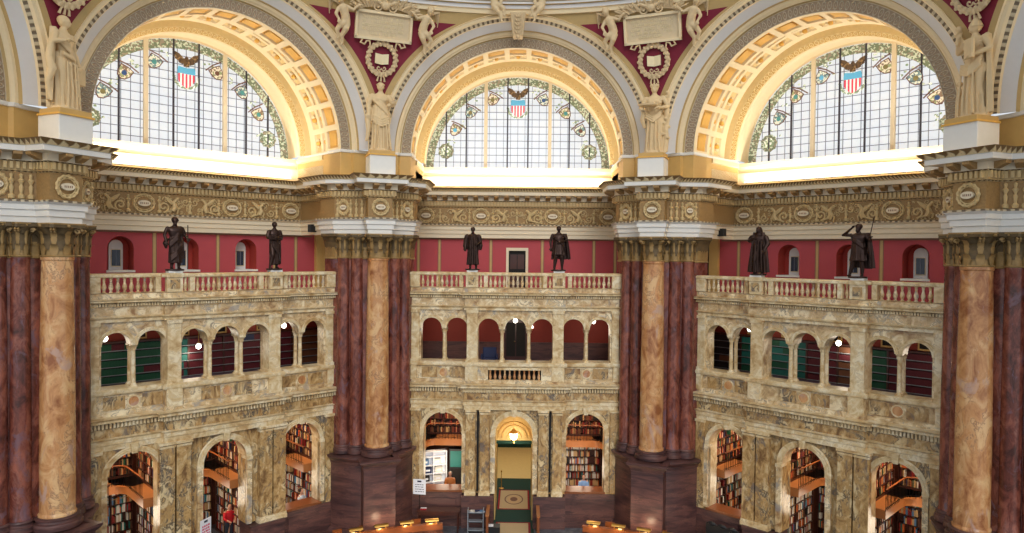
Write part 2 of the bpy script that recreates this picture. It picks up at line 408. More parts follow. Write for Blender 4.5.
def modil(mb, path):
    def fn(T):
        mb.T = T
        mb.add([(-.12,0,2.88),(.12,0,2.88),(.12,-.1,2.9),(-.12,-.1,2.9),(-.12,-.38,3.02),(.12,-.38,3.02),(.12,-.38,3.12),(-.12,-.38,3.12),(-.12,0,3.12),(.12,0,3.12)],
               [(0,1,2,3),(3,2,5,4),(4,5,6,7),(0,3,4,7,8),(1,9,6,5,2)], 'friezeg')
        mb.T = None
    along(mb, path, .2, .55, fn)
def spiral(cx, cz, r, turns, d, a0=0, y=0, n=26):
    return [(cx+d*r*(1-.85*i/n)*math.cos(a0+turns*2*PI*i/n), y, cz+r*(1-.85*i/n)*math.sin(a0+turns*2*PI*i/n)) for i in range(n+1)]
def medallion(mb, x, z, rx, rz, y, mt='friezeo', plate='archit'):
    mb.torus((x,y,z), rx, .05, mt, seg=26, ts=5, sz=rz/rx, bumps=13); mb.torus((x,y,z), rx*.78, .025, mt, seg=20, ts=4, sz=rz/rx)
    for k in range(10):
        a = 2*PI*k/10; mb.ball((x+rx*.89*math.cos(a), y, z+rz*.89*math.sin(a)), .055, mt, 6, 4)
    oval = [(x+rx*.62*math.cos(2*PI*i/16)*(1.0), z+rz*.34*math.sin(2*PI*i/16)) for i in range(16)]
    mb.yprism(oval, y-.06, y+.03, plate)
    for i in range(5): mb.box(x-rx*.38+i*rx*.17, x-rx*.38+i*rx*.17+rx*.09, y-.065, y-.06, z-rz*.1, z+rz*.1, 'redline')
def griffin(mb, x, z, d, y):          # scroll-tailed winged beast in low relief
    mb.tube([(x,y,z-.28),(x+d*.1,y-.02,z-.1),(x+d*.04,y-.03,z+.1),(x+d*.16,y-.03,z+.24)], [.12,.13,.09,.07], 'friezeo', 6)
    mb.ball((x+d*.2,y-.03,z+.27), (.09,.06,.07), 'friezeo', 6, 4)
    mb.tube([(x-d*.02,y-.02,z+.05),(x-d*.2,y-.03,z+.2),(x-d*.36,y-.02,z+.34)], [.1,.09,.03], 'friezeo', 6)
    mb.tube([(x+d*.08,y-.02,z-.12),(x+d*.24,y-.03,z-.2),(x+d*.2,y-.02,z-.38)], [.06,.05,.04], 'friezeo', 5)
    mb.tube([(x-d*.04,y,z-.26)]+spiral(x-d*.38, z-.12, .24, 1.3, d, -PI/2, y), .045, 'friezeo', 5)
def torch(mb, x, z0, z1, y):
    h = z1-z0; mb.lathe([(.09,z0),(.1,z0+h*.12),(.04,z0+h*.2),(.07,z0+h*.45),(.035,z0+h*.55),(.1,z0+h*.72),(.04,z0+h*.8),(.06,z0+h*.95),(0.01,z1)], 'friezeo', 8, (x,y))
for b in (-2,-1,0,1,2):
    path = [(-5.5,18.5),(-5.5,21),(5.5,21),(5.5,18.5)]
    e = MB(); e.sweep(path, ent_prof(), ['archit' if q == 'white' else q for q in ENT_M])
    dent(e, path, .08, .17, .095, .1, 2.6, 2.82, 'friezeo'); modil(e, path)
    e.box(-5.9,5.9,21.03,21.3,.9,3.5,'white')
    T = struct(e, 'trim_%d' % (b+3), bay(b))
    o = MB(); y = 20.96
    for sx in (-1, 1):
        medallion(o, sx*1.93, 2.06, .42, .38, y)
        medallion(o, sx*4.9, 2.06, .42, .38, y)
        for tx in (1.3, 2.56, 4.15): torch(o, sx*tx, 1.66, 2.42, y)
        griffin(o, sx*.75, 2.06, -sx, y); griffin(o, sx*3.25, 2.06, sx, y)
        for q in (.75, 3.3):
            o.tube(spiral(sx*(q+.28), 2.25, .16, 1.2, sx, 0, y), .03, 'friezeo', 4)
        o.tube(spiral(sx*3.85, 1.9, .2, 1.4, sx, PI, y), .035, 'friezeo', 4); o.tube(spiral(sx*.2, 2.2, .17, 1.2, sx, PI, y), .03, 'friezeo', 4)
    torch(o, 0, 1.66, 2.42, y)
    random.seed(11+b)
    for q in range(150):
        x = random.uniform(-5.45,5.45); z = random.uniform(1.68,2.44)
        if min(abs(abs(x)-1.93), abs(abs(x)-4.9)) < .42: continue
        o.tube(spiral(x, z, random.uniform(.06,.12), 1.1, random.choice((-1,1)), random.uniform(0,6), y+.01, 9), .018, 'friezeo', 4)
    for q in range(70): x = -5.4+q*10.8/69; o.ball((x,y,1.66), .03, 'friezeo', 5, 4)
    r = o.build('relief_ornament', T)
PIERPATH = mir([(.55,16.05),(.55,16.72),f2p(-4.92,16.75),f2p(-4.92,18.0),f2p(-5.5,18.0),f2p(-5.5,18.5)])
for p in range(4):
    e = MB(); e.sweep(PIERPATH, ent_prof(), ENT_M); dent(e, PIERPATH, .08, .17, .095, .1, 2.6, 2.82, 'friezeo'); modil(e, PIERPATH)
    T = struct(e, 'trim_%d' % (p+6), pier(p))
    o = MB(); medallion(o, 0, 2.08, .36, .36, 16.0)
    for sx in (-1,1):
        for k, fr in enumerate((.12,.3,.48,.9)):
            a = Vector((.55,16.72)); bb = Vector(f2p(-4.92,16.75)); q = a+(bb-a)*fr
            o.T = Matrix.Translation((sx*q.x,q.y-.05,0)); torch(o, 0, 1.64, 2.46, 0); o.T = None
        a = Vector((.55,16.72)); bb = Vector(f2p(-4.92,16.75)); q = a+(bb-a)*.7
        o.T = Matrix.Translation((sx*q.x, q.y, 0)) @ Matrix.Rotation(sx*math.radians(30.5), 4, 'Z'); medallion(o, 0, 2.08, .24, .33, -.03); o.T = None
    o.build('relief_ornament', T)
# top slab over bays' entablature: shelf under lunettes, lit fascia, barrel side walls
for b in (-2,-1,0,1,2):
    e = MB()
    e.box(-5.5,5.5,20.55,21.9,3.5,4.1,'plaster'); e.sweep([(-5.03,18),(-5.03,20.6),(5.03,20.6),(5.03,18)], [(0,3.5),(0,3.72),(-.0,4.12),(-.06,4.2),(-.1,4.3),(.06,4.42),(.06,4.6),(-.9,4.66)], 'plaster')
    for sx in (-1,1):
        x0, x1 = sorted((sx*5.03, sx*6.3)); e.box(x0,x1,16.5,20.5,3.5,4.62,'goldbuff'); e.box(x0-.0,x1,16.45,20.5,4.62,4.72,'white')
    for sx in (-1,1): x0, x1 = sorted((sx*4.93, sx*6.3)); e.box(x0,x1,16.3,20.7,3.36,3.52,'plaster')
    struct(e, 'trim_%d' % (b+12), bay(b))
# ---- vaults over the bays
CZ = 4.72
for b in (-2,-1,0,1,2):
    v = MB()
    v.arc(0, CZ, [(5.03,16.45),(5.03,16.4),(5.48,16.34)], ['plaster','guil'])
    v.arc(0, CZ, [(5.48,16.34),(5.52,16.26),(5.56,16.24),(5.62,16.15),(5.72,16.12),(5.74,16.0)], ['olive','plaster','plaster','plaster','olive'])
    v.arc(0, CZ, [(5.74,16.0),(6.02,15.68)], 'bluewhite'); v.arc(0, CZ, [(6.02,15.68),(6.04,15.6),(6.16,15.52)], ['plaster','beadband'])
    v.arc(0, CZ, [(6.16,15.52),(6.2,15.42),(6.3,15.37),(6.33,15.3),(6.36,15.36)], ['plaster','plaster','plaster','olive'])
    T = struct(v, 'trim_%d' % (b+20), bay(b))
    # coffered barrel : panels between ribs
    c = MB(); R = 5.03; NB = 15
    bands = [(16.45,16.66,0,None),(16.66,17.56,.1,'gold'),(17.56,17.75,0,None),(17.75,17.86,0,None),(17.86,18.42,.08,'vaultgold'),(18.42,18.6,0,None),(18.6,19.16,.08,'vaultgold'),(19.16,19.6,0,None)]
    c.arc(0, CZ, [(5.03,17.75),(5.28,17.75)], 'plaster', seg=76)
    for (ya, yb, dep, mt) in bands:
        R = 5.03 if ya < 17.74 else 5.28
        if mt is None: c.arc(0, CZ, [(R,ya),(R,yb)], 'plaster', seg=76); continue
        for k in range(NB):
            A0 = PI*k/NB; A1 = PI*(k+1)/NB; g = .17/R/2+.008
            i0, i1 = A0+g, A1-g
            c.arc(0, CZ, [(R,ya),(R,yb)], 'plaster', A0, i0, 1); c.arc(0, CZ, [(R,ya),(R,yb)], 'plaster', i1, A1, 1)
            m2 = .05; j0, j1 = i0+m2/R, i1-m2/R; RR = R+dep
            c.arc(0, CZ, [(R,ya+.0),(RR,ya+.05)], 'plaster', i0, i1, 3); c.arc(0, CZ, [(RR,yb-.05),(R,yb)], 'plaster', i0, i1, 3)
            c.arc(0, CZ, [(RR,ya+.05),(RR,yb-.05)], mt, i0, i1, 3)
            for a in (i0, i1):
                c.add([(-R*math.cos(a),ya,CZ+R*math.sin(a)),(-R*math.cos(a),yb,CZ+R*math.sin(a)),(-RR*math.cos(a),yb-.05,CZ+RR*math.sin(a)),(-RR*math.cos(a),ya+.05,CZ+RR*math.sin(a))], [(0,1,2,3)], 'plaster')
            am = (i0+i1)/2; ym = (ya+yb)/2; cc = Vector((-(RR-.04)*math.cos(am), ym, CZ+(RR-.04)*math.sin(am)))
            if dep > .09:     # raised gilded field
                c.arc(0, CZ, [(RR,ya+.14),(RR-.07,ya+.18),(RR-.07,yb-.18),(RR,yb-.14)], 'gold', i0+.025, i1-.025, 3)
            else:             # little standing figure in each small coffer
                rot = Matrix.Translation(cc) @ Matrix.Rotation(-(am-PI/2), 4, 'Y') if False else Matrix.Translation(cc)
                c.ball(tuple(cc), (.13,.16,.13), 'gold', 7, 5); d = Vector((math.sin(am)*0+math.cos(am)*0, 0, 0))
                tn = Vector((math.sin(am), 0, math.cos(am))); c.ball(tuple(cc+tn*.15), .07, 'plaster', 6, 4); c.ball(tuple(cc-tn*.15), (.1,.14,.1), 'plaster', 6, 4)
    c.arc(0, CZ, [(5.28,19.6),(5.02,19.68)], 'vaultgold'); c.arc(0, CZ, [(5.02,19.68),(4.86,19.95)], 'guilgold'); c.arc(0, CZ, [(4.86,19.95),(4.82,20.0),(4.82,20.1),(4.95,20.6),(5.0,21.5)], 'plaster')
    c.build('coffered_vault', T)
# ---- lunette windows
def lunette(b):
    R = 5.0; zc = 4.62; y = 21.45
    fr = MB(); fr.arc(0, zc, [(R-.02,y-.1),(R+.12,y-.12),(R+.14,y+.1)], 'plaster'); fr.box(-R-.1,R+.1,y-.15,y+.1,zc-.12,zc+.02,'plaster')
    W = struct(fr, 'window_%d' % (b+3), bay(b))
    g = MB(); pts = [(-R*math.cos(PI*i/48), zc+R*math.sin(PI*i/48)) for i in range(49)]
    g.yprism(pts[::-1], y+.03, y+.05, 'glass'); g.build('glass', W)
    k = MB(); 
    n = 12
    for i in range(-n, n+1):
        x = i*.388
        if abs(x) < R-.05: h = math.sqrt(R*R-x*x); k.box(x-.01,x+.01,y-.005,y+.03,zc,zc+h,'lead')
    for j in range(1, 13):
        z = j*.388
        if z < R-.05: h = math.sqrt(R*R-z*z); k.box(-h,h,y-.005,y+.03,zc+z-.012,zc+z+.012,'lead')
    for x in (-.56,.56,-2.8,2.8,-3.9,3.9):
        h = math.sqrt(R*R-x*x); k.box(x-.035,x+.035,y-.04,y+.03,zc,zc+h,'leaddark')
    k.build('lead_grid', W)
    q = MB()
    for x in (-1.74,1.74): h = math.sqrt(R*R-x*x); q.box(x-.09,x+.09,y-.14,y+.02,zc,zc+h,'archit')
    q.build('mullion', W)
    gl = MB(); gl.arc(0, zc, [(R-.42,y+.0),(R-.42,y-.012),(R-.02,y-.012)], 'garland', seg=60)
    gl.build('garland_border', W)
    # eagle over shield
    e = MB(); ye = y-.03
    sh = [(-.46,8.32),(-.5,8.42),(-.42,8.62),(.42,8.62),(.5,8.42),(.46,8.32),(.44,8.0),(.3,7.78),(0,7.66),(-.3,7.78),(-.44,8.0)]
    top = [(-.48,8.3),(-.5,8.42),(-.44,8.62),(0,8.57),(.44,8.62),(.5,8.42),(.48,8.3)]
    SH = lambda q: [(x*.8, 4.62+(z-4.55)*1.0-.28) for x, z in q]
    e.yprism(SH(top), ye, ye+.03, 'g_blue')
    for i in range(9):
        x0 = -.45+i*.1; x1 = x0+.1; zl = lambda x: 7.66+.34*(abs(x)/.45)**1.6
        e.yprism(SH([(x0,8.3),(x1,8.3),(x1,zl(x1)),(x0,zl(x0))]), ye, ye+.03, 'g_red' if i % 2 == 0 else 'g_white')
    for q in range(16): e.ball((.55*math.cos(PI+q*PI/15), ye+.02, 7.95+.5*math.sin(PI+q*PI/15)), (.08,.012,.06), 'wreathglass', 6, 4)
    e.build('shield_emblem', W)
    e = MB()
    for sx in (-1,1):
        wing = [(.04,8.75),(.1,8.95),(.32,9.16),(.62,9.27),(.56,9.12),(.6,9.06),(.5,8.98),(.5,8.9),(.36,8.84),(.34,8.76),(.18,8.7)]
        e.yprism([(sx*a, c-.18) for a, c in (wing if sx < 0 else wing[::-1])][::1], ye, ye+.03, 'eagleglass')
    e.yprism([(-.12,8.42),(.12,8.42),(.13,8.67),(.08,8.82),(0,8.92),(-.08,8.82),(-.13,8.67)], ye-.01, ye+.03, 'eagleglass')
    e.build('eagle_emblem', W)
    cols = ['g_teal','g_olive','g_brown','g_blue','g_navy','g_teal','g_olive','g_teal']
    for i, a in enumerate((14,32,50,70,110,130,148,166)):
        aa = math.radians(a); rr = 4.02; cx = -rr*math.cos(aa); cz = zc+rr*math.sin(aa)
        e = MB(); sg = 1 if cx > 0 else -1; mt = ('shieldA','shieldB')[(i+b) % 2]; e.T = Matrix.Translation((cx,0,cz)) @ Matrix.Rotation(-sg*(.55-.1*abs(i-3.5)*0), 4, 'Y')
        if a in (14,166):
            e.T = Matrix.Translation((cx,0,cz)); e.torus((0,ye,0), .34, .08, 'garland', seg=18, ts=4, bumps=9); e.yprism([(.26*math.cos(-t*PI/8),.26*math.sin(-t*PI/8)) for t in range(16)], ye, ye+.03, 'wreathglass')
        else:
            s2 = [(-.3,.26),(-.29,-.04),(-.18,-.26),(0,-.36),(.18,-.26),(.29,-.04),(.3,.26),(0,.3)]
            e.yprism(s2, ye, ye+.03, 'g_brown'); e.yprism([(u*.86, v*.86) for u, v in s2], ye-.015, ye+.0, mt); e.ball((0,ye-.012,-.02), (.12,.012,.12), cols[(i*3+b*2) % 8], 8, 5)
            e.tube([(-.42,ye,.3),(0,ye-.01,.38),(.45,ye,.36)], .03, 'g_brown', 5)
        e.T = None
        for q in range(7): e.ball((cx-sg*.35+random.uniform(-.25,.25), ye+.02, cz+.35+random.uniform(-.3,.3)), (.07,.012,.05), 'wreathglass', 6, 4)
        e.build('state_shield', W)
for b in (-2,-1,0,1,2): lunette(b)
# ---- pendentives (a sphere cut by the bay arches) and ring
def alpha(z): 
    h = z-CZ; q = 6.3*6.3-h*h
    return PI/8-math.atan(math.sqrt(max(q,0))/15.36)
SR = math.sqrt(15.36**2+6.3**2)
def sph(phi, z, inn=0): 
    rr = math.sqrt(SR*SR-(z-CZ)**2)-inn; return (rr*math.sin(phi), rr*math.cos(phi), z)
for p in range(4):
    e = MB(); zs = [CZ+.02+i*(6.28)/36 for i in range(37)]
    def bz(z): return alpha(z)
    for i in range(36):
        za, zb_ = zs[i], zs[i+1]
        for za_, zc_ in ((za, zb_),):
            A, B = alpha(za), alpha(zb_); wA = min(.32/15.8, A); wB = min(.32/15.8, B)
            if A <= 1e-4 and B <= 1e-4: continue
            cols_ = [(-1,-1,'olive')]
            stA = [-A,-A+wA,(-A+wA)*.5,0,(A-wA)*.5,A-wA,A]; stB = [-B,-B+wB,(-B+wB)*.5,0,(B-wB)*.5,B-wB,B]
            for k in range(6):
                mt = 'olive' if k in (0,5) or za > 10.45 else 'pier_red'
                e.add([sph(stA[k],za),sph(stA[k+1],za),sph(stB[k+1],zb_),sph(stB[k],zb_)], [(0,1,2,3)], mt)
    struct(e, 'ceiling' if p == 0 else 'ceiling.%03d' % p, pier(p), ang=60)
g = MB()
def ringprof(prof, ms, a0=-112, a1=112):
    n = 90
    for j in range(len(prof)-1):
        (r0,z0),(r1,z1) = prof[j],prof[j+1]; vs = []; fs = []; uv = []
        for i in range(n+1):
            a = math.radians(a0+(a1-a0)*i/n); vs += [(r0*math.sin(a),r0*math.cos(a),z0),(r1*math.sin(a),r1*math.cos(a),z1)]
        for i in range(n):
            fs.append((2*i,2*i+2,2*i+3,2*i+1)); u0 = 15*math.radians((a1-a0)*i/n); u1 = 15*math.radians((a1-a0)*(i+1)/n); uv.append([(u0,0),(u1,0),(u1,1),(u0,1)])
        g.add(vs, fs, ms[j], uv)
ringprof([(15.5,10.98),(15.25,10.95),(15.2,11.12),(15.12,11.14),(15.1,11.3),(14.98,11.32),(14.98,11.42),(14.9,11.45),(14.9,11.95),(14.7,12.05),(14.6,12.4),(14.2,12.5),(14.2,12.9),(13.8,13.2)],
         ['plaster','plaster','plaster','bluewhite','olive','bluewhite','olive','bluewhite','plaster','leafband','plaster','white','plaster'])
T = struct(g, 'ceiling.010', Matrix.Translation((0,0,FL)), ang=60)
# ---- block behind each statue plinth, springing of the arches
for p in range(4):
    e = MB(); pp = mir([f2p(-6.1,16.15),f2p(-5.6,16.2),f2p(-5.55,16.35),f2p(-5.03,16.4),f2p(-5.03,17.5)])
    e.sweep(pp, [(0,3.5),(0,4.6),(.06,4.62),(.08,4.74),(-.2,4.76)], ['goldbuff','white','white','white'])
    struct(e, 'trim_%d' % (p+30), pier(p))
    q = MB(); q.bbox(-.58,.58,15.55,16.6,3.5,4.36,'white',.02); T = q.build('statue_plinth'); T.matrix_world = pier(p)
    q = MB(); q.bbox(-.63,.63,15.5,16.6,4.36,4.42,'gold'); q.bbox(-.56,.56,15.56,16.58,4.42,4.58,'goldbuff'); q.build('cap', T)
    tag(T, 'white square plinth with gold cap on top of the %s' % PN[p], 'plinth', 'statue plinths above the piers')
def leaf(mb, r, z0, z1, a, wd, mt, c=(0,0), out=.1):
    ca, sa = math.cos(a), math.sin(a); pts = []
    n = 5; h = z1-z0
    for i in range(n+1):
        t = i/n; rr = r+.02+out*max(0,(t-.55)/.45)**1.5; zz = z0+h*(t if t < .85 else .85+(1-t)*.4*0+ (t-.85)*.2); ww = wd*(.6+.5*math.sin(PI*min(t*1.05,1)))*(1 if t < .85 else .5)
        if i == n: zz = z0+h*.82; rr += .03
        pts += [(rr, -ww, zz), (rr+.02, 0, zz), (rr, ww, zz)]
    vs = [(c[0]+x*ca-y*sa, c[1]+x*sa+y*ca, z) for x, y, z in pts]
    mb.add(vs, [f for i in range(n) for f in ((3*i,3*i+1,3*i+4,3*i+3),(3*i+1,3*i+2,3*i+5,3*i+4))], mt)
# ---- pier cores and pedestals
for p in range(4):
    e = MB(); core = mir([(.5,16.85),(1.0,17.05),f2p(-5.02,16.95),f2p(-5.02,17.75)])
    e.sweep(core, [(0,-9.25),(0,-.3)], 'numid'); e.sweep(core, [(0,-.3),(.05,-.28),(0,-.22),(.02,.25),(.06,.5),(.14,.7),(.22,.75),(.22,.88)], ['leafgold','leafgold','leafgold','capital','capital','capital','capital'])
    bk = f2p(-5.02,17.75); e.add([(bk[0],bk[1],-9.25),(-bk[0],bk[1],-9.25),(-bk[0],bk[1],.86),(bk[0],bk[1],.86)], [(0,1,2,3)], 'numid')
    def lf(T):
        e.T = T @ Matrix.Rotation(-PI/2, 4, 'Z'); leaf(e, -.02, -.2, .3, 0, .06, 'leafgold', out=.09); leaf(e, -.0, .15, .75, .0, .07, 'capital', (0,.0), out=.2); e.T = None
    along(e, core, .0, .2, lf)
    struct(e, 'wall_pier' if p == 0 else 'wall_pier.%03d' % p, pier(p))
    q = MB(); pp = mir([(.72,15.72),(.72,16.45),(1.05,16.6),f2p(-4.92,16.7),f2p(-4.85,18.2)])
    q.sweep(pp, [(.16,-13.2),(.16,-12.85),(.06,-12.75),(0,-12.72),(0,-9.75),(.03,-9.72),(.05,-9.6),(.14,-9.5),(.2,-9.42),(.2,-9.34),(-.05,-9.3),(-1.3,-9.28)], 'choco')
    T = q.build('pier_pedestal'); T.matrix_world = pier(p); tag(T, 'chocolate marble pedestal with moulded cap at the foot of the %s' % PN[p], 'pedestal', 'pier pedestals')
# ---- columns
def capital(mb, r, z0, z1, mt, n=8):
    h = z1-z0
    mb.torus((0,0,z0+.03), r+.02, .035, mt, 'z', 24, 5)
    mb.lathe([(r*.97,z0),(r*.95,z0+h*.55)], mt, 20); mb.lathe([(r*.95,z0+h*.5),(r*1.1,z0+h*.8),(r*1.25,z0+h*.87)], 'capital', 20)
    M_ = mt; up = 'capital'
    for k in range(n): leaf(mb, r, z0+.05, z0+h*.45, 2*PI*k/n, r*.25, mt, out=r*.35)
    for k in range(n): leaf(mb, r*1.02, z0+.25, z0+h*.78, 2*PI*(k+.5)/n, r*.26, up, out=r*.5); leaf(mb, r*1.05, z0+.42, z0+h*.86, 2*PI*k/n, r*.2, mt, out=r*.55)
    for k in range(4):
        a = PI/4+k*PI/2; cc = Vector((math.cos(a), math.sin(a)))*r*1.32
        for q in (-1, 1):
            tt = Vector((-math.sin(a), math.cos(a)))*q*.04
            sp = [(cc.x+tt.x+math.cos(a)*r*.28*(1-i/12)*math.cos(i*.8), cc.y+tt.y+math.sin(a)*r*.28*(1-i/12)*math.cos(i*.8), z0+h*.78+r*.28*(1-i/12)*math.sin(i*.8)) for i in range(12)]
            mb.tube(sp, .04, mt, 5)
    a1 = r*1.28; ab = []
    for k in range(4):
        a = PI/4+k*PI/2; b2 = a+PI/2; ab += [(math.cos(a-.07)*r*1.75, math.sin(a-.07)*r*1.75),(math.cos(a+.07)*r*1.75, math.sin(a+.07)*r*1.75),(math.cos(a+PI/4)*a1*.93, math.sin(a+PI/4)*a1*.93)]
    mb.prism(ab, z0+h*.87, z1-.05, up); mb.prism([(x*1.03,y*1.03) for x,y in ab], z1-.05, z1, mt)
    for k in range(4): mb.ball((math.cos(k*PI/2)*r*1.25, math.sin(k*PI/2)*r*1.25, z0+h*.92), r*.13, mt, 7, 5)
def column(name, r, z0, zc, z1, mshaft, mcap, mbase, bh=.39):
    root = empty(name, Matrix.Identity(4)); s_ = MB(); H = zc-z0
    s_.lathe([(r*1.08,0),(r*1.08,.05),(r,.12)]+[(r*(1-.13*max(0,(t-.3)/.7)**1.6), H*t) for t in (.1,.3,.45,.6,.75,.9,.985)]+[(r*.93,H*.99),(r*.93,H)], mshaft, 40)
    s_.build('shaft', root, ang=30)
    c_ = MB(); c_.T = Matrix.Translation((0,0,H)); capital(c_, r*.87, 0, z1-zc, mcap); c_.build('capital', root)
    b_ = MB(); b_.lathe([(r*1.4,-bh),(r*1.4,-bh+.08),(r*1.42,-bh+.12),(r*1.38,-bh+.2),(r*1.22,-bh+.22),(r*1.2,-bh+.28),(r*1.26,-bh+.3),(r*1.28,-bh+.34),(r*1.2,-bh+.38),(r*1.08,0)], mbase, 32); b_.build('base', root)
    return root
yc = column('siena_column', .53, -8.86, -.25, .87, 'siena', 'leafgold', 'choco'); rc = column('red_marble_column', .31, -8.86, -.25, .87, 'numid', 'leafgold', 'choco')
for p in range(4):
    o = yc if p == 0 else copy_tree(yc); o.matrix_world = pier(p, 0, 16.5, -8.86)
    tag(o, 'tall yellow marble column with gilded capital at the front of the %s' % PN[p], 'column', 'yellow marble pier columns')
    k = 0
    for sx in (-1, 1):
        for i, (t, r) in enumerate(((.86,17.05),(1.42,17.34))):
            o = rc if p == 0 and sx == -1 and i == 0 else copy_tree(rc); o.matrix_world = pier(p, sx*t, r, -8.86)
            tag(o, 'slender dark red marble column, %s on the %s flank of the %s' % (('inner','outer')[i], ('left','right')[sx > 0], PN[p].replace('nearest pier on the', 'nearest pier,')), 'column', 'red marble pier columns')
M['gallery_red'] = plain('brick_red_gallery_paint', (136,46,34), .7, vary=.1); M['gal_floor'] = plain('mauve_gallery_floor', (90,72,96), .5); M['redniche'] = plain('brick_red_niche_paint', (170,56,44), .75, vary=.05)
# ================================================================== MARBLE SCREENS
ARC2 = [(-4.055,.51),(-2.81,.52),(2.83,.51),(4.1,.5)]; ARC3 = [(-1.27,.51),(.03,.525),(1.31,.52)]; SPR = -3.6
BN = {-1: 'left', 0: 'middle', 1: 'right'}
SP = [(-5.2,17),(-2.4,17),(-2.4,16.75),(2.4,16.75),(2.4,17),(5.2,17)]
def ring(mb, c, z, r, y, w_, mt, a0=0, a1=PI, seg=24):
    mb.arc(c, z, [(r-.015,y),(r-.01,y-.05),(r+w_*.45,y-.06),(r+w_*.5,y-.035),(r+w_*.85,y-.05),(r+w_,y-.03),(r+w_,y+.02)], mt, a0, a1, seg)
for b in (-1,0,1):
    # ---------------- lower storey
    e = MB(); ds = 0 if b == 0 else 1
    lo = [(-3.46,.93,-8.6,-11.48),(3.46,.93,-8.6,-11.48)]
    e.archwall(-5.2,-2.5,-11.6,-7.3,17,17.75,lo[:1],'veined','cream_light'); e.archwall(2.5,5.2,-11.6,-7.3,17,17.75,lo[1:],'veined','cream_light')
    hw = .9
    e.archwall(-2.5,-hw-.001,-11.6,-7.3,17 if b else 16.95,17.75,[],'veined'); e.archwall(hw+.001,2.5,-11.6,-7.3,17 if b else 16.95,17.75,[],'veined')
    e.archwall(-hw-.001,hw+.001,-8.7,-7.3,16.9,17.75,[(0,hw-.002,-8.7,-8.7)],'veined','cream_light')
    W = struct(e, 'wall_'+SIDE[b], bay(b))
    t = MB()
    for c, hh in ((-3.46,.93),(3.46,.93)):
        ring(t, c, -8.6, .93, 17, .2, 'cream_light')
        for sx in (-1,1): t.box(c+sx*1.03-.12,c+sx*1.03+.12,16.93,17.3,-8.72,-8.6,'cream_light'); t.box(c+sx*1.03-.1,c+sx*1.03+.1,16.92,17.2,-11.45,-8.72,'cream'); 
        t.add([(c-.1,16.86,-7.72),(c+.1,16.86,-7.72),(c+.14,16.84,-7.36),(c-.14,16.84,-7.36),(c-.1,17,-7.72),(c+.1,17,-7.72),(c+.14,17,-7.36),(c-.14,17,-7.36)], [(0,1,2,3),(0,3,7,4),(1,5,6,2),(0,4,5,1)], 'cream_light')
        t.box(c-.98,c+.98,16.9,17.8,-11.56,-11.46,'walnut')
    ring(t, 0, -8.7, .9, 16.9, .24, 'cream_light')
    for sx in (-1,1): t.box(sx*1.03-.13,sx*1.03+.13,16.82,17.4,-8.84,-8.7,'cream_light'); t.box(sx*1.02-.11,sx*1.02+.11,16.86,17.3,-11.6,-8.84,'cream')
    t.add([(-.1,16.74,-7.84),(.1,16.74,-7.84),(.15,16.72,-7.4),(-.15,16.72,-7.4),(-.1,17,-7.84),(.1,17,-7.84),(.15,17,-7.4),(-.15,17,-7.4)], [(0,1,2,3),(0,3,7,4),(1,5,6,2),(0,4,5,1)], 'cream_light')
    t.build('arch_moulding', W)
    # chocolate base
    d = MB(); 
    for s0, s1 in ((-5.2,-2.5),(2.5,5.2)):
        d.box(s0,s1,16.92,17.7,-13.2,-11.58,'choco'); d.box(s0,s1,16.86,17.0,-13.2,-12.9,'choco'); d.box(s0+.3,s1-.3,16.88,16.95,-12.7,-11.85,'choco')
    for sx in (-1,1):
        x0, x1 = sorted((sx*.95, sx*2.5)); d.box(x0,x1,16.62,17.7,-13.2,-11.66,'choco'); d.box(x0,x1,16.56,16.7,-11.78,-11.64,'choco')
    d.build('marble_base', W)
    # pilasters / columns
    q = MB(); prs = ((-2.1,.23),(-1.41,.23),(1.41,.23),(2.09,.23)) if b == 0 else ((-2.32,.28),(-1.7,.28),(1.7,.28),(2.32,.28))
    for c, hh in prs:
        q.bbox(c-hh,c+hh,16.72,17.05,-11.4,-7.72,'veined',.015); q.bbox(c-hh-.05,c+hh+.05,16.66,17.05,-11.66,-11.5,'cream_light'); q.bbox(c-hh-.03,c+hh+.03,16.69,17.05,-11.5,-11.4,'cream_light')
        q.bbox(c-hh-.02,c+hh+.02,16.69,17.05,-7.72,-7.64,'cream_light'); q.bbox(c-hh-.05,c+hh+.05,16.66,17.05,-7.6,-7.5,'cream_light'); q.box(c-hh,c+hh,16.71,17.05,-7.64,-7.6,'dentband')
    for c in (-4.8,4.86): q.bbox(c-.22,c+.22,16.9,17.05,-11.55,-7.6,'veined',.015); q.bbox(c-.26,c+.26,16.86,17.05,-7.6,-7.48,'cream_light')
    q.build('pilaster', W)
    if b == 0:
        k = MB(); k.box(-1.8,-1.7,16.92,16.94,-11.5,-7.6,'dark'); k.box(1.7,1.8,16.92,16.94,-11.5,-7.6,'dark'); k.build('shade_strip', W)  # flat dark strips on the wall, painted shade for the pilaster gaps
    # lower entablature
    k = MB(); k.sweep(SP, [(.03,-7.5),(.03,-7.3),(.07,-7.28),(.07,-7.12),(.14,-7.06),(.02,-7.02),(.02,-6.68),(.08,-6.66),(.08,-6.45),(.3,-6.42),(.3,-6.34),(.38,-6.26),(.1,-6.22),(.05,-6.2),(.05,-6.08),(.0,-6.04)],
        ['cream_light','cream_light','cream_light','cream_light','cream_light','veined','cream_light','dentband','cream_light','cream_light','cream_light','cream_light','cream','cream','cream'])
    dent(k, SP, .08, .13, .07, .08, -6.63, -6.47, 'cream_light')
    k.box(-5.2,5.2,16.99,17.75,-7.35,-6.1,'cream')
    k.build('lower_cornice', W)
    # parapet panels under the arcade
    k = MB(); 
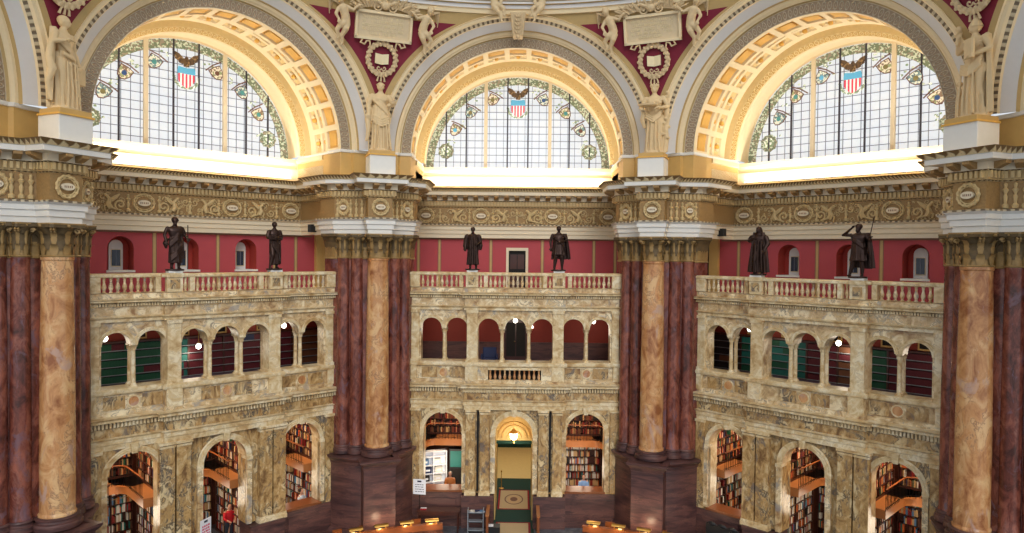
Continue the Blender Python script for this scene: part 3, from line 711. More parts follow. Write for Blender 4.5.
    if b == 0:
        for s0, s1 in ((-5.2,-2.4),(2.4,5.2)): k.box(s0,s1,17.02,17.7,-6.1,-5.42,'cream')
        for s0, s1 in ((-2.4,-1.28),(1.28,2.4)): k.box(s0,s1,16.72,17.7,-6.1,-5.42,'cream')
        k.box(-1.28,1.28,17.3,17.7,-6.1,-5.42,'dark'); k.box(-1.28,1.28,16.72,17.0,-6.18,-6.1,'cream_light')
    else:
        for s0, s1, yy in ((-5.2,-2.4,17.02),(2.4,5.2,17.02),(-2.4,2.4,16.77)): k.box(s0,s1,yy,17.7,-6.1,-5.42,'cream')
    for c, yy in ((-3.46,17.02),(3.48,17.02))+(() if b == 0 else ((.02,16.77),)):
        k.torus((c,yy,-5.75), .21, .035, 'cream_light', seg=24, ts=6); k.lathe([(0,0)],'veined',3) if False else None
        pts = [(c+.19*math.cos(2*PI*i/20), -5.75+.19*math.sin(2*PI*i/20)) for i in range(20)]; k.yprism(pts, yy-.012, yy+.01, 'siena')
        for s0, s1 in ((c-1.05,c-.3),(c+.3,c+1.05)): 
            k.yprism([(s0,-6.0),(s1,-6.0),(s1,-5.5),(s0,-5.5)], yy-.015, yy+.01, 'veined')
    k.sweep(SP, [(.02,-5.44),(.1,-5.4),(.12,-5.34),(.12,-5.24),(.06,-5.2),(-.7,-5.19)], ['cream_light']*5)
    for sx in (-2.08, 2.08): k.bbox(sx-.3,sx+.3,16.66,17.5,-6.1,-5.22,'cream_light',.015)
    for c in (-4.95,4.95): k.bbox(c-.2,c+.2,16.92,17.5,-6.1,-5.22,'cream_light',.015)
    k.build('parapet', W)
    # ---------------- arcade storey
    k = MB()
    k.archwall(-5.2,-2.3,SPR,-2.6,17.05,17.65,[(c,h,SPR,SPR) for c,h in ARC2[:2]],'cream','cream'); k.archwall(2.3,5.2,SPR,-2.6,17.05,17.65,[(c,h,SPR,SPR) for c,h in ARC2[2:]],'cream','cream')
    k.archwall(-2.3,2.3,SPR,-2.6,16.85,17.65,[(c,h,SPR,SPR) for c,h in ARC3],'cream','cream')
    k.box(-5.2,5.2,17.0,17.65,-2.6,-2.0,'cream')
    for s0, s1, yy in ((-5.2,-4.565,17.05),(4.6,5.2,17.05),(-2.3,-1.78,16.85),(1.83,2.33,16.85)): k.box(s0,s1,yy,17.65,-5.25,SPR,'cream')
    for sx, yy, h in ((-2.06,16.76,.26),(2.08,16.76,.26),(-4.84,16.96,.2),(4.88,16.96,.2)):
        k.bbox(sx-h,sx+h,yy,17.4,-5.22,-2.74,'cream_light',.015); k.bbox(sx-h-.05,sx+h+.05,yy-.05,17.4,-5.22,-5.08,'cream_light'); k.bbox(sx-h-.04,sx+h+.04,yy-.05,17.4,-2.84,-2.7,'cream_light')
    k.build('arcade_wall', W)
    t = MB()
    for c, h in ARC2: ring(t, c, SPR, h, 17.05, .13, 'cream_light', seg=20)
    for c, h in ARC3: ring(t, c, SPR, h, 16.85, .13, 'cream_light', seg=20)
    t.build('archivolt', W)
    # upper entablature under the balustrade
    k = MB(); k.sweep(SP, [(.05,-2.7),(.05,-2.6),(.14,-2.52),(.02,-2.48),(.02,-2.13),(.09,-2.1),(.09,-1.99),(.26,-1.95),(.26,-1.9),(.32,-1.84),(.1,-1.82),(.1,-1.64),(.12,-1.62),(-.25,-1.6)],
        ['cream_light','cream_light','cream_light','cream','cream_light','dentband','cream_light','cream_light','cream_light','cream_light','cream','cream_light','cream_light'])
    dent(k, SP, .09, .1, .055, .06, -2.1, -2.0, 'cream_light')
    k.build('upper_cornice', W)
    # terrace floor and gallery room shell
    k = MB(); k.box(-6.2,6.2,17.2,22.2,-2.3,-1.95,'cream'); k.build('terrace', W)
    s_ = MB(); s_.box(-7.0,7.0,21.1,21.3,-5.8,-2.3,'gallery_red'); s_.box(-7.0,7.0,17.7,21.2,-5.9,-5.7,'gal_floor'); s_.box(-7.2,-6.6,17.9,21.2,-5.8,-2.3,'gallery_red'); s_.box(6.6,7.2,17.9,21.2,-5.8,-2.3,'gallery_red'); s_.box(-7.2,7.2,17.7,21.3,-2.5,-2.3,'plaster'); s_.box(-7.2,-5.2,17.6,17.8,-5.8,-2.3,'gallery_red'); s_.box(5.2,7.2,17.6,17.8,-5.8,-2.3,'gallery_red')
    struct(s_, 'wall_gallery' if b == -1 else 'wall_gallery.%03d' % (b+1), bay(b))
    # ---------------- red wall behind the terrace
    r = MB(); y0, y1 = 21.3, 22.1
    if b == 0:
        r.archwall(-6.9,-.42,-2.0,1.2,y0,y1,[],'red'); r.archwall(.5,6.9,-2.0,1.2,y0,y1,[],'red'); r.archwall(-.42,.5,.2,1.2,y0,y1,[],'red')
    else: r.archwall(-6.4,6.4,-2.0,1.2,y0,y1,[(c,.52,.09,-.88) for c in (-2.76,0,2.76)],'red','redniche')
    RW = struct(r, 'wall_terrace_'+SIDE[b], bay(b))
    l = MB()
    for c in (-5.35,-4.2,-1.4,1.4,4.2,5.35):
        for dx in (-.09,.07): l.box(c+dx,c+dx+.03,y0-.006,y0+.01,-2,.8,'redline')
        l.box(c-.05,c+.06,y0-.004,y0+.01,-2,.8,'olive')
    l.box(-6.3,6.3,y0-.006,y0+.01,.78,.86,'redline'); l.build('stencil_border', RW)
    j = MB()
    for sx in (-1,1):
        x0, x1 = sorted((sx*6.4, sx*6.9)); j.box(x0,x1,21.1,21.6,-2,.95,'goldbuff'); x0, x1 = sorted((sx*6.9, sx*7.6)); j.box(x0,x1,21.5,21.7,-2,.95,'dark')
    j.build('end_pilaster', RW)
    if b == 0:
        d = MB(); d.box(-.56,-.42,y0-.05,y0+.1,-2,.2,'archit'); d.box(.5,.64,y0-.05,y0+.1,-2,.2,'archit'); d.box(-.56,.64,y0-.05,y0+.1,.2,.36,'archit')
        D = struct(d, 'door_1', bay(b)); d = MB(); d.box(-.42,.5,y0+.12,y0+.2,-2,.2,'dark')
        for a in (-.34,.06):
            for zz in (-1.8,-.8): d.box(a,a+.36,y0+.1,y0+.13,zz,zz+.8,'mahog')
        d.build('leaf', D)
    else:
        for i, c in enumerate((-2.76,0,2.76)):
            w_ = MB(); yw = y1-.1
            w_.archwall(c-.27,c+.27,-.86,.46,yw,yw+.09,[(c,.17,-.2,-.72)],'plaster') if False else None
            q = [(c-.28,-.86),(c+.28,-.86)]+[(c+.28*math.cos(PI*t/12), .18+.28*math.sin(PI*t/12)) for t in range(13)]
            w_.yprism(q, yw, yw+.09, 'white'); w_.box(c-.6,c+.6,yw+.09,yw+.14,-.95,.75,'redniche')
            w_.box(c-.56,c+.56,y0-.1,yw+.05,-.95,-.86,'white')
            Wd = struct(w_, 'window_%d' % (10+(b+1)*3+i), bay(b))
            w_ = MB(); w_.box(c-.2,c+.2,yw-.02,yw+.02,-.72,.05,'plaster'); w_.box(c-.17,c+.17,yw-.04,yw+.0,-.68,0.02,'darkpane'); w_.box(c-.012,c+.012,yw-.05,yw-.02,-.68,0,'lead'); w_.build('sash', Wd)
# ------------------------------------------------------------------ balustrades
BAL = [(.07,0),(.075,.03),(.05,.05),(.045,.08),(.085,.17),(.09,.23),(.06,.33),(.042,.4),(.045,.43),(.055,.46),(.05,.5),(.068,.53),(.068,.57)]
bm_ = MB(); bm_.lathe([(r*.95, z) for r, z in BAL], 'cream', 10); BALM = bm_.mesh('baluster')
sb_ = MB(); sb_.lathe([(r*.85, z) for r, z in BAL], 'siena', 10); BALS = sb_.mesh('short_baluster')
for b in (-1,0,1):
    R_ = empty('balustrade', bay(b, 0, 17, -1.6))
    tag(R_, 'marble balustrade with turned balusters along the terrace of the %s bay' % BN[b], 'balustrade', 'terrace balustrades')
    k = MB()
    RP = [(-5.15,0),(-2.42,0),(-2.42,-.22),(2.42,-.22),(2.42,0),(5.15,0)]
    k.sweep(RP, [(-.1,.57),(.12,.57),(.15,.6),(.15,.68),(.1,.72),(-.12,.73),(-.12,.57)], 'cream_light'); k.build('rail', R_)
    k = MB(); posts = [(-4.88,.26,0),(4.9,.26,0),(-2.08,.3,-.22),(2.08,.3,-.22),(-1.42,.1,-.22),(1.42,.1,-.22),(-2.62,.1,0),(2.62,.1,0)]
    for c, h, y in posts:
        k = MB(); k.bbox(c-h,c+h,y-.13,y+.13,0,.58,'cream_light',.015)
        if h > .28: k.bbox(c-h-.03,c+h+.03,y-.19,y+.17,.57,.74,'cream_light'); k.bbox(c-.26,c+.26,y-.2,y+.2,.74,.82,'white'); k.bbox(c-h*.6,c+h*.6,y-.145,y-.12,.12,.48,'veined')
        k.build('post', R_)
    for s0, s1, y in ((-4.6,-2.74,0),(2.74,4.62,0),(-1.3,1.3,-.22),(-1.78,-1.54,-.22),(1.54,1.78,-.22)):
        n = max(1, round((s1-s0)/.225)); 
        for i in range(n):
            o = bpy.data.objects.new('baluster', BALM); col.objects.link(o); o.parent = R_; o.location = (s0+(s1-s0)*(i+.5)/n, y, 0)
B_ = empty('balcony_balustrade', bay(0,0,16.78,-6.12)); tag(B_, 'short balcony balustrade with amber balusters below the three middle arches', 'balustrade')
k = MB(); k.bbox(-1.3,1.3,-.1,.12,.56,.68,'cream_light'); k.build('rail', B_)
for i in range(11):
    o = bpy.data.objects.new('baluster', BALS); col.objects.link(o); o.parent = B_; o.location = (-1.17+i*.234, 0, 0)
# ------------------------------------------------------------------ colonnettes of the arcades
def colonnette():
    root = empty('arcade_colonnette', Matrix.Identity(4)); H = 1.6
    for y in (0,.42):
        s_ = MB(); s_.lathe([(.085,.12),(.088,.5),(.074,H-.22)], 'cream_light', 16, (0,y)); s_.build('shaft', root)
        c_ = MB(); c_.lathe([(.078,H-.23),(.09,H-.21),(.078,H-.19),(.085,H-.1),(.13,H-.05)], 'cream_light', 12, (0,y))
        for q in range(6): leaf(c_, .075, H-.2, H-.05, q*PI/3, .035, 'cream_light', (0,y), .05)
        c_.bbox(-.12,.12,y-.12,y+.12,H-.05,H,'cream_light'); c_.build('capital', root)
        b_ = MB(); b_.bbox(-.13,.13,y-.13,y+.13,0,.05,'cream_light'); b_.lathe([(.125,.05),(.12,.09),(.1,.1),(.085,.13)], 'cream_light', 16, (0,y)); b_.build('base', root)
    return root
cn = colonnette(); first = True
names = [(-3.44,17.18,'between the two leftmost arches'),(-.625,16.98,'left of the middle arch'),(.67,16.98,'right of the middle arch'),(3.47,17.18,'between the two rightmost arches')]
for b in (-1,0,1):
    for s, y, w_ in names:
        o = cn if first else copy_tree(cn); first = False
        o.matrix_world = bay(b, s, y, -5.2)
        tag(o, 'marble colonnette %s, %s bay' % (w_, BN[b]), 'column', 'arcade colonnettes')
# ================================================================== ALCOVES, BOOKCASES, BOOKS
CW = 1.62; CY0, CY1 = 17.85, 21.6; BZ = -9.95
ORD = ['first','second','third','fourth','fifth','sixth','seventh']
class Rows:            # collects rows of books into one mesh
    def __init__(s): s.mb = MB()
    def row(s, T, x0, x1, y0, z, hmax, pal, wmin=.035, wmax=.075, lean=True, gap=.06, hvar=.3):
        s.mb.T = T; x = x0
        while x < x1-.03:
            if random.random() < gap: x += random.uniform(.05,.25); continue
            w_ = random.uniform(wmin, wmax); h = hmax*(1-hvar*random.random()); c = random.choice(pal); d = random.uniform(0,.03)
            s.mb.box(x, min(x+w_-.004, x1), y0+d, y0+.2, z, z+h, BK[c]); x += w_
        s.mb.T = None
SB = Rows(); GB = Rows()
WARMP = ['tan','tan','white','red','brown','maroon','black','orange','navy','green','tan','brown','black']
BRIGHT = ['white','white','tan','red','blue','orange','white','black','red','tan','white','teal','tan','brown']
proto_books = {}
def bookcase(T, x0, x1, z0, z1, pitch, label, pal, group, wood='mahog', depth=.3, books=True, ind=None, open_=False, mid=True):
    """case standing at y=0..depth with its open side towards -y"""
    R_ = empty('bookcase', T @ Matrix.Translation((0,0,z0))); tag(R_, label, 'bookcase', group); h = z1-z0
    c = MB(); c.box(x0-.04,x0,0,depth,0,h,wood); c.box(x1,x1+.04,0,depth,0,h,wood); c.box(x0,x1,depth-.02,depth,0,h,wood); c.box(x0-.06,x1+.06,-.03,depth,h,h+.08,wood); c.box(x0-.04,x1+.04,-.02,depth,0,.1,wood)
    nd = max(1, round((x1-x0)/1.0)); xs = [x0+(x1-x0)*i/nd for i in range(nd+1)]
    for x in xs[1:-1]: c.box(x-.02,x+.02,0,depth,.1,h,wood)
    c.build('carcass', R_)
    k = int((h-.1)/pitch+.3)
    for j in range(k):
        z = .1+j*pitch; s_ = MB(); s_.box(x0,x1,.0,depth-.02,z-.025,z,wood); s_.build('shelf', R_)
        for i in range(nd):
            if ind is not None and j in ind:
                for_books.append((R_.matrix_world @ Matrix.Translation((0,0,z)), xs[i]+.03, xs[i+1]-.03, min(pitch, h-z)*.86, pal, label, ORD[j]))
            elif books: SB.row(R_.matrix_world @ Matrix.Translation((0,0,z)), xs[i]+.03, xs[i+1]-.03, .04, 0, min(pitch, h-z)*.88, pal)
    return R_
for_books = []
PLACE = {-1: {-3.46:'near left arch', 0:'middle arch', 3.46:'far arch'}, 1: {-3.46:'far arch', 0:'middle arch', 3.46:'near right arch'}, 0: {-3.46:'left arch', 3.46:'right arch'}}
M['woodwall'] = plain('dark_panelled_wall', (96,50,32), .5, vary=.2)
for b in (-1,0,1):
    sh = MB()
    sh.box(-5.6,5.6,21.95,22.1,-13.2,-7.2,'woodwall') if b else [sh.box(s0,s1,21.95,22.1,-13.2,-7.2,'woodwall') for s0, s1 in ((-5.6,-1.9),(1.9,5.6))]
    sh.box(-5.6,5.6,17.76,22.1,-7.3,-7.1,'plaster') if b else [sh.box(s0,s1,17.76,22.1,-7.3,-7.1,'plaster') for s0, s1 in ((-5.6,-1.9),(1.9,5.6))]
    for x in ((-5.35,5.35,-1.73,1.73) if b else (-5.35,5.35,-1.73,1.73)): sh.box(x-.07,x+.07,17.76,22,-13.2,-7.2,'woodwall')
    if not b: [sh.box(s0,s1,17.8,21.9,-13.2,-12.75,'woodwall') for s0, s1 in ((-5.3,-1.8),(1.8,5.3))]
    struct(sh, 'wall_alcove' if b == -1 else 'wall_alcove.%03d' % (b+1), bay(b))
    for c in PLACE[b]:
        pl = '%s of the %s bay' % (PLACE[b][c], BN[b])
        T = bay(b, c, 0, 0); L = c-CW; 
        near = b != 0 and abs(c) > 1 and ((b == -1) == (c < 0))
        pal = WARMP if b else ['brown','maroon','black','red','brown','tan']
        if not (b == 0 and c < 0):
            bookcase(T @ Matrix.Translation((0,CY1,0)), -CW+.35, CW-.35, -13.2, -10.35, .4, 'lower bookcase facing the room behind the %s' % pl, BRIGHT, 'lower tier bookcases', ind=(5,6) if near else None)
        bookcase(T @ Matrix.Translation((0,CY1,0)), -CW+.35, CW-.35, BZ, -7.5, .38, 'upper balcony bookcase facing the room behind the %s' % pl, pal, 'upper tier bookcases', ind=(2,3,4) if near else None)
        for sd in ((-1,1) if b == 0 else (1,) if b == -1 else (-1,)):
            Ts = T @ Matrix.Translation((sd*CW,(CY0+CY1)/2+.1,0)) @ Matrix.Rotation(-sd*PI/2, 4, 'Z') @ Matrix.Translation((0,-.3,0))
            if not (b == 0 and c < 0): bookcase(Ts, -1.4, 1.35, -13.2, -10.35, .4, 'lower side bookcase on the %s partition behind the %s' % (('left','right')[sd > 0], pl), BRIGHT, 'lower tier bookcases')
            bookcase(Ts, -1.4, 1.35, BZ, -7.5, .38, 'upper side bookcase on the %s partition behind the %s' % (('left','right')[sd > 0], pl), pal, 'upper tier bookcases')
        # balcony
        q = empty('alcove_balcony', T @ Matrix.Translation((0,0,BZ))); tag(q, 'oak mezzanine balcony with iron railing behind the %s' % pl, 'balcony', 'alcove balconies')
        k = MB(); w_ = 1.0 if b else .42; yb = 20.55; cr = .45
        inner = [(-CW+w_-.0,CY0+.1)]+[(-CW+w_,yb-cr)]+[(-CW+w_+cr-cr*math.cos(t*PI/12), yb-cr+cr*math.sin(t*PI/12)) for t in range(1,7)]+[(CW-w_-cr+cr*math.sin(t*PI/12), yb-cr+cr*math.cos(t*PI/12)) for t in range(0,7)]+[(CW-w_,CY0+.1)]
        outer = [(CW,CY0+.1),(CW,CY1+.25),(-CW,CY1+.25),(-CW,CY0+.1)]
        # deck as strips
        n = len(inner)
        def op(i):
            x, y = inner[i]
            if i == 0: return (-CW,y)
            if i == n-1: return (CW,y)
            t = (i-1)/(n-3); 
            return (-CW,y) if i == 1 else ((CW,y) if i == n-2 else (x*1.0 if abs(x) < CW-w_-cr+.01 else math.copysign(CW-w_*.2,x)*1.0, CY1+.25))
        for i in range(n-1):
            a, d = inner[i], inner[i+1]; oa, od = op(i), op(i+1)
            for z, fl in ((0,0),(-.3,1)):
                vs = [(a[0],a[1],z),(d[0],d[1],z),(od[0],od[1],z),(oa[0],oa[1],z)]; k.add(vs, [(0,1,2,3)], 'oak')
            k.add([(a[0],a[1],-.34),(d[0],d[1],-.34),(d[0],d[1],.03),(a[0],a[1],.03)], [(0,1,2,3)], 'oak')
        for sx in (-1,1): k.add([(sx*(CW-w_),yb-cr,0),(sx*CW,yb-cr,0),(sx*CW,CY1+.25,0),(sx*(CW-w_-cr),CY1+.25,0),(sx*(CW-w_-cr*.7),yb-cr*.3,0)], [(0,1,2,3,4)], 'oak')
        for sx in (-1,1): k.add([(sx*CW,CY0+.1,-.34),(sx*(CW-w_),CY0+.1,-.34),(sx*(CW-w_),CY0+.1,.03),(sx*CW,CY0+.1,.03)], [(0,1,2,3)], 'oak')
        k.build('deck', q, smooth=False)
        k = MB(); k.tube([(x,y,.85) for x, y in inner], .03, 'walnut', 6); k.tube([(x,y,.1) for x, y in inner], .015, 'iron', 4)
        for i in range(n-1):
            a, d = Vector(inner[i]), Vector(inner[i+1]); L_ = (d-a).length; kk = max(1, int(L_/.16))
            for j in range(kk): p_ = a+(d-a)*j/kk; k.box(p_.x-.009,p_.x+.009,p_.y-.009,p_.y+.009,.0,.85,'iron')
        k.build('railing', q)
        P = T @ Vector((0, 19.3, -7.55)); area('alcove_ceiling_light', P, (0,0,0), 1.6, 1.2, ALC*1.3, (1.0,.76,.5))
        P = T @ Vector((0, 19.6, -11.1)); point('alcove_reading_light', P, ALC*.7, (1.0,.85,.64), .6)
bkn = 0; cache = {}
for (T, x0, x1, h, pal, lab, sh) in for_books:
    x = x0
    while x < x1-.08 and bkn < 296:
        w_ = random.uniform(.06,.1); hh = round(random.uniform(.7,1),1); c = random.choice(pal); key = (c, hh)
        if key not in cache:
            k = MB(); k.box(-.5,.5,.012,.2,.01,.97,'paper'); k.box(-.5,-.42,0,.21,0,1,BK[c]); k.box(.42,.5,0,.21,0,1,BK[c]); k.box(-.5,.5,0,.014,0,1,BK[c]); k.box(-.5,.5,-.002,.0,.7,.8,'brass'); cache[key] = k.mesh('book', smooth=False)
        o = bpy.data.objects.new('book', cache[key]); col.objects.link(o); o.matrix_world = T @ Matrix.Translation((x+w_/2,.05,0)) @ Matrix.Diagonal((w_-.006,1,h*hh,1))
        tag(o, '%s book, %s shelf of the %s, %s' % (c, sh, lab.split(' facing')[0], lab.split('behind the ')[1]), 'book', 'books on the '+lab.split(' facing')[0]+' behind the '+lab.split('behind the ')[1]); x += w_; bkn += 1
o = SB.mb.build('shelved_books', smooth=False); tag(o, 'rows of mixed cloth-bound books filling the alcove bookcases on both tiers', 'books', kind='stuff')
# ---- uniform sets along the back of the side galleries
def setrow(b, x0, x1, z, h, cmain, alt='maroon', mixp=.08):
    T = bay(b); GB.mb.T = T; x = x0
    while x < x1-.02:
        run = random.uniform(.25,1.1); c = cmain if random.random() > mixp else alt; xe = min(x+run, x1)
        while x < xe-.01:
            w_ = .055; GB.mb.box(x, x+w_-.005, 20.83, 21.02, z, z+h*random.uniform(.93,1), BK[c]); x += w_
    GB.mb.T = None
GSEC = {-1: [(-4.6,-2.4,'green','maroon'),(-2.4,-1.0,'green','maroon'),(-1.0,-.1,'teal','maroon'),(-.1,1.5,'maroon','red'),(1.5,3.3,'maroon','navy'),(3.3,4.9,'maroon','brown'),(4.9,6.5,'brown','black')],
         1: [(-6.5,-4.9,'black','brown'),(-4.9,-3.4,'teal','green'),(-3.4,-1.6,'teal','green'),(-1.6,-.2,'maroon','maroon'),(-.2,1.2,'brown','maroon'),(1.2,1.9,'green','maroon'),(1.9,4.6,'maroon','red')]}
for b in (-1,1):
    for i, (x0, x1, c, alt) in enumerate(GSEC[b]):
        R_ = empty('gallery_bookcase', bay(b, 0, 20.8, -5.7)); tag(R_, '%s low gallery bookcase from the left in the %s bay, holding %s volumes' % (ORD[i], BN[b], dict(green='green',teal='teal',maroon='maroon',brown='brown',black='dark')[c]), 'bookcase', 'gallery bookcases')
        k = MB(); H = 1.75; k.box(x0,x0+.04,0,.26,0,H,'mahog'); k.box(x1-.04,x1,0,.26,0,H,'mahog'); k.box(x0,x1,.22,.26,0,H,'mahog'); k.box(x0-.02,x1+.02,-.04,.26,H,H+.07,'mahog'); k.build('carcass', R_)
        for j in range(5):
            z = .06+j*.345; k = MB(); k.box(x0,x1,-.01,.24,z-.03,z,'grey'); k.build('shelf', R_); setrow(b, x0+.05, x1-.05, -5.7+z, .27, c, alt, .08 if c != 'teal' else .3)
    for i, (x, w_) in enumerate(((-4.4,.7),(-2.2,.7),(-.3,.5),(1.4,.5),(3.6,.7)) if b == -1 else ((-4.3,.6),(-2.6,.5),(-.4,.5),(1.9,.6),(3.4,.7))):
        R_ = empty('framed_picture', bay(b, x, 21.05, -3.85)); tag(R_, '%s dark framed picture from the left above the %s bay gallery shelves' % (ORD[i], BN[b]), 'picture', 'gallery pictures')
        k = MB(); [k.box(*a,'goldbuff') for a in ((-w_/2-.06,-w_/2,-.04,.04,0,.7),(w_/2,w_/2+.06,-.04,.04,0,.7),(-w_/2,w_/2,-.04,.04,0,.07),(-w_/2,w_/2,-.04,.04,.63,.7))]; k.build('frame', R_); k = MB(); k.box(-w_/2,w_/2,-.01,.03,.07,.63,'dark'); k.build('canvas', R_)
o = GB.mb.build('bound_volumes', smooth=False); tag(o, 'long rows of green, teal and maroon bound volumes on the low gallery shelves', 'books', kind='stuff')
# ---- globes hanging in the arcades
def globe(b, s, y, z, lab):
    R_ = empty('globe_lamp', bay(b, s, y, z)); tag(R_, lab, 'lamp', 'hanging globe lamps')
    k = MB(); k.ball((0,0,0), (.11,.11,.12), 'globe', 16, 10); k.build('globe', R_); k = MB(); k.tube([(0,0,.16),(0,0,-2.3-z-.02)], .012, 'brass', 6); k.lathe([(.06,.15),(.07,.17),(.03,.22)], 'brass', 12); k.build('stem', R_)
    P = bay(b, s, y+1.0, z-.5).translation; point('globe_light', P, 24, (1,.86,.66), .4)
globe(0, 0.0, 18.6, -3.35, 'white globe lamp hanging behind the middle arch of the middle bay arcade')
globe(0, -3.75, 18.6, -3.35, 'white globe lamp hanging behind the left arch pair of the middle bay')
globe(0, 3.95, 18.6, -3.35, 'white globe lamp hanging behind the right arch pair of the middle bay')
globe(-1, -4.1, 18.4, -3.45, 'white globe lamp behind the near left arch pair of the left bay'); globe(-1, 3.3, 18.4, -3.4, 'white globe lamp behind the far arch pair of the left bay'); globe(-1, -.1, 19.6, -4.2, 'white globe lamp behind the three middle arches of the left bay')
globe(1, -3.2, 18.4, -3.3, 'white globe lamp behind the far arch pair of the right bay'); globe(1, 4.3, 18.4, -3.5, 'white globe lamp behind the near right arch pair of the right bay'); globe(1, .3, 19.6, -3.7, 'white globe lamp behind the three middle arches of the right bay')
# centre gallery: door, low dado, sconces, bench, clock
k = MB(); k.box(-.6,.62,21.02,21.1,-5.7,-3.5,'mahog'); k.box(-.5,-.02,20.98,21.03,-5.5,-3.7,'dark'); k.box(.04,.52,20.98,21.03,-5.5,-3.7,'dark'); D = struct(k, 'door_2', bay(0))
k = MB(); k.ball((-.04,20.96,-4.7), .03, 'brass', 8, 6); k.build('door_knob', D)
k = MB(); [k.box(a,c_,21.04,21.1,-5.7,-4.75,'choco') for a, c_ in ((-6.6,-.6),(.62,6.6))]; struct(k, 'trim_50', bay(0))
for x, lab in ((-2.1,'small lit wall sconce left of the gallery door'),(.9,'small lit wall sconce right of the gallery door')):
    R_ = empty('wall_sconce', bay(0, x, 20.95, -4.0)); tag(R_, lab, 'lamp', 'gallery wall sconces'); k = MB(); k.ball((0,-.06,.1), (.06,.06,.07), 'globe', 10, 6); k.build('bulb', R_); k = MB(); k.tube([(0,.1,-.1),(0,-.05,-.08),(0,-.06,.04)], .015, 'brass', 6); k.build('bracket', R_)
R_ = empty('armchair', bay(0,-1.3,18.6,-5.7)); tag(R_, 'dark blue armchair in the gallery behind the left of the three middle arches', 'chair')
k = MB(); k.bbox(-.35,.35,-.3,.3,.25,.45,BK['navy'],.05); k.build('seat', R_); k = MB(); k.bbox(-.35,.35,.2,.34,.4,.95,BK['navy'],.05); k.build('backrest', R_)
for x in (-.3,.3):
    for y in (-.25,.28): k = MB(); k.tube([(x,y,0),(x,y,.26)], .025, 'walnut', 6); k.build('leg', R_)
for x in (-.38,.38): k = MB(); k.bbox(x-.05,x+.05,-.28,.3,.42,.62,BK['navy'],.02); k.build('armrest', R_)
# ================================================================== PORTAL AND HALL
h = MB()
h.arc(0, -8.7, [(.9,17.7),(.9,20.4)], 'hallgold', seg=20)
M['hallgold'] = plain('golden_vault_plaster', (206,176,112), .5, vary=.2, scale=3); 
for sx in (-1,1):
    x0, x1 = sorted((sx*.9, sx*1.1)); h.box(x0,x1,17.7,20.4,-13.2,-8.6,'hallgold')
    x0, x1 = sorted((sx*2.4, sx*2.6)); h.box(x0,x1,20.4,31,-13.2,-6.8,'hallgold'); x0, x1 = sorted((sx*.9, sx*2.6)); h.box(x0,x1,20.3,20.5,-13.2,-6.8,'hallgold')
h.box(-2.6,2.6,31.1,31.2,-13.2,-6.8,'hallgold'); h.box(-2.6,2.6,20.4,31.2,-7.0,-6.8,'plaster'); h.box(-2.6,2.6,20.4,31,-13.21,-13.18,'ochrehall')
h.box(-.9,.9,18.6,18.8,-9.45,-7.75,'hallgold'); h.box(-.9,.9,18.5,18.8,-9.6,-9.45,'green')
for rr in (.8,.62,.34): h.arc(0,-9.3,[(rr-.05,18.6),(rr-.03,18.54),(rr+.02,18.54),(rr+.04,18.6)],'goldbuff',seg=20)
struct(h, 'wall_hall', bay(0))
k = MB(); k.archwall(-2.5,2.5,-13.2,-7,30.9,31,[(0,1.3,-10.2,-13.2)],'goldbuff','hallgold'); k.box(-1.3,1.3,31.0,31.05,-13.2,-8.9,'oak'); k.box(-2.5,2.5,30.85,30.95,-13.2,-12.9,'green'); struct(k, 'wall_hall.001', bay(0))
R_ = empty('carpet_runner', bay(0, 0, 17, -13.19)); tag(R_, 'dark green carpet runner with crimson-edged tan panels leading through the portal', 'carpet')
k = MB(); k.box(-1.0,1.0,-5,7.2,0,.012,'green'); k.build('pile_ground', R_)
for y0, y1 in ((2.2,5.1),(-4.6,.35)):
    k = MB(); k.box(-.84,.84,y0-.05,y1+.05,.012,.016,'rugred'); k.box(-.74,.74,y0+.06,y1-.06,.016,.02,'rug'); P_ = k.build('woven_panel', R_)
    c = (y0+y1)/2; k = MB(); k.lathe([(.5,.018),(.5,.024),(.44,.024),(.44,.018)], BK['brown'], 32, (0,0), sy=1.6); k.lathe([(0,.02),(.36,.02),(.36,.023),(0,.023)], BK['tan'], 24, sy=1.6); k.lathe([(0,.023),(.2,.023),(.2,.026),(0,.026)], BK['brown'], 24, sy=1.6)
    o = k.build('oval_emblem', P_); o.location = (0, c, 0)
R_ = empty('hanging_lantern', bay(0, -.02, 17.9, -9.0)); tag(R_, 'brass lantern glowing in the portal arch', 'lantern')
k = MB(); k.lathe([(.05,-.25),(.16,-.16),(.19,.1),(.12,.2)], 'globe', 12); k.build('glass', R_)
k = MB(); k.lathe([(.02,-.42),(.05,-.34),(.08,-.25)], 'brass', 10); k.lathe([(.2,.1),(.21,.14),(.1,.26),(.03,.36)], 'brass', 12); k.tube([(0,0,.34),(0,0,1.15)], .012, 'brass', 5)
for i in range(6): a = i*PI/3; k.tube([(.09*math.cos(a),.09*math.sin(a),-.24),(.18*math.cos(a),.18*math.sin(a),-.15),(.205*math.cos(a),.205*math.sin(a),.12)], .01, 'brass', 4)
k.build('frame', R_); point('lantern_light', bay(0,0,17.9,-9.4).translation, 26, (1,.84,.6), .15)
area('hall_ceiling_light', bay(0,0,25.5,-7.1).translation, (0,0,0), 3, 7, 170, (1,.98,.88)); point('vault_light', bay(0,0,18.0,-8.6).translation, 12, (1,.78,.45), .2)
R_ = empty('stanchion', bay(0,-.72,22.4,-13.18)); tag(R_, 'slim brass stanchion standing by the carpet inside the portal', 'stanchion')
k = MB(); k.lathe([(.15,0),(.15,.02),(.03,.05),(.02,.1),(.02,.9),(.04,.94),(.04,1.0),(.01,1.03)], 'brass', 12); k.build('post', R_)
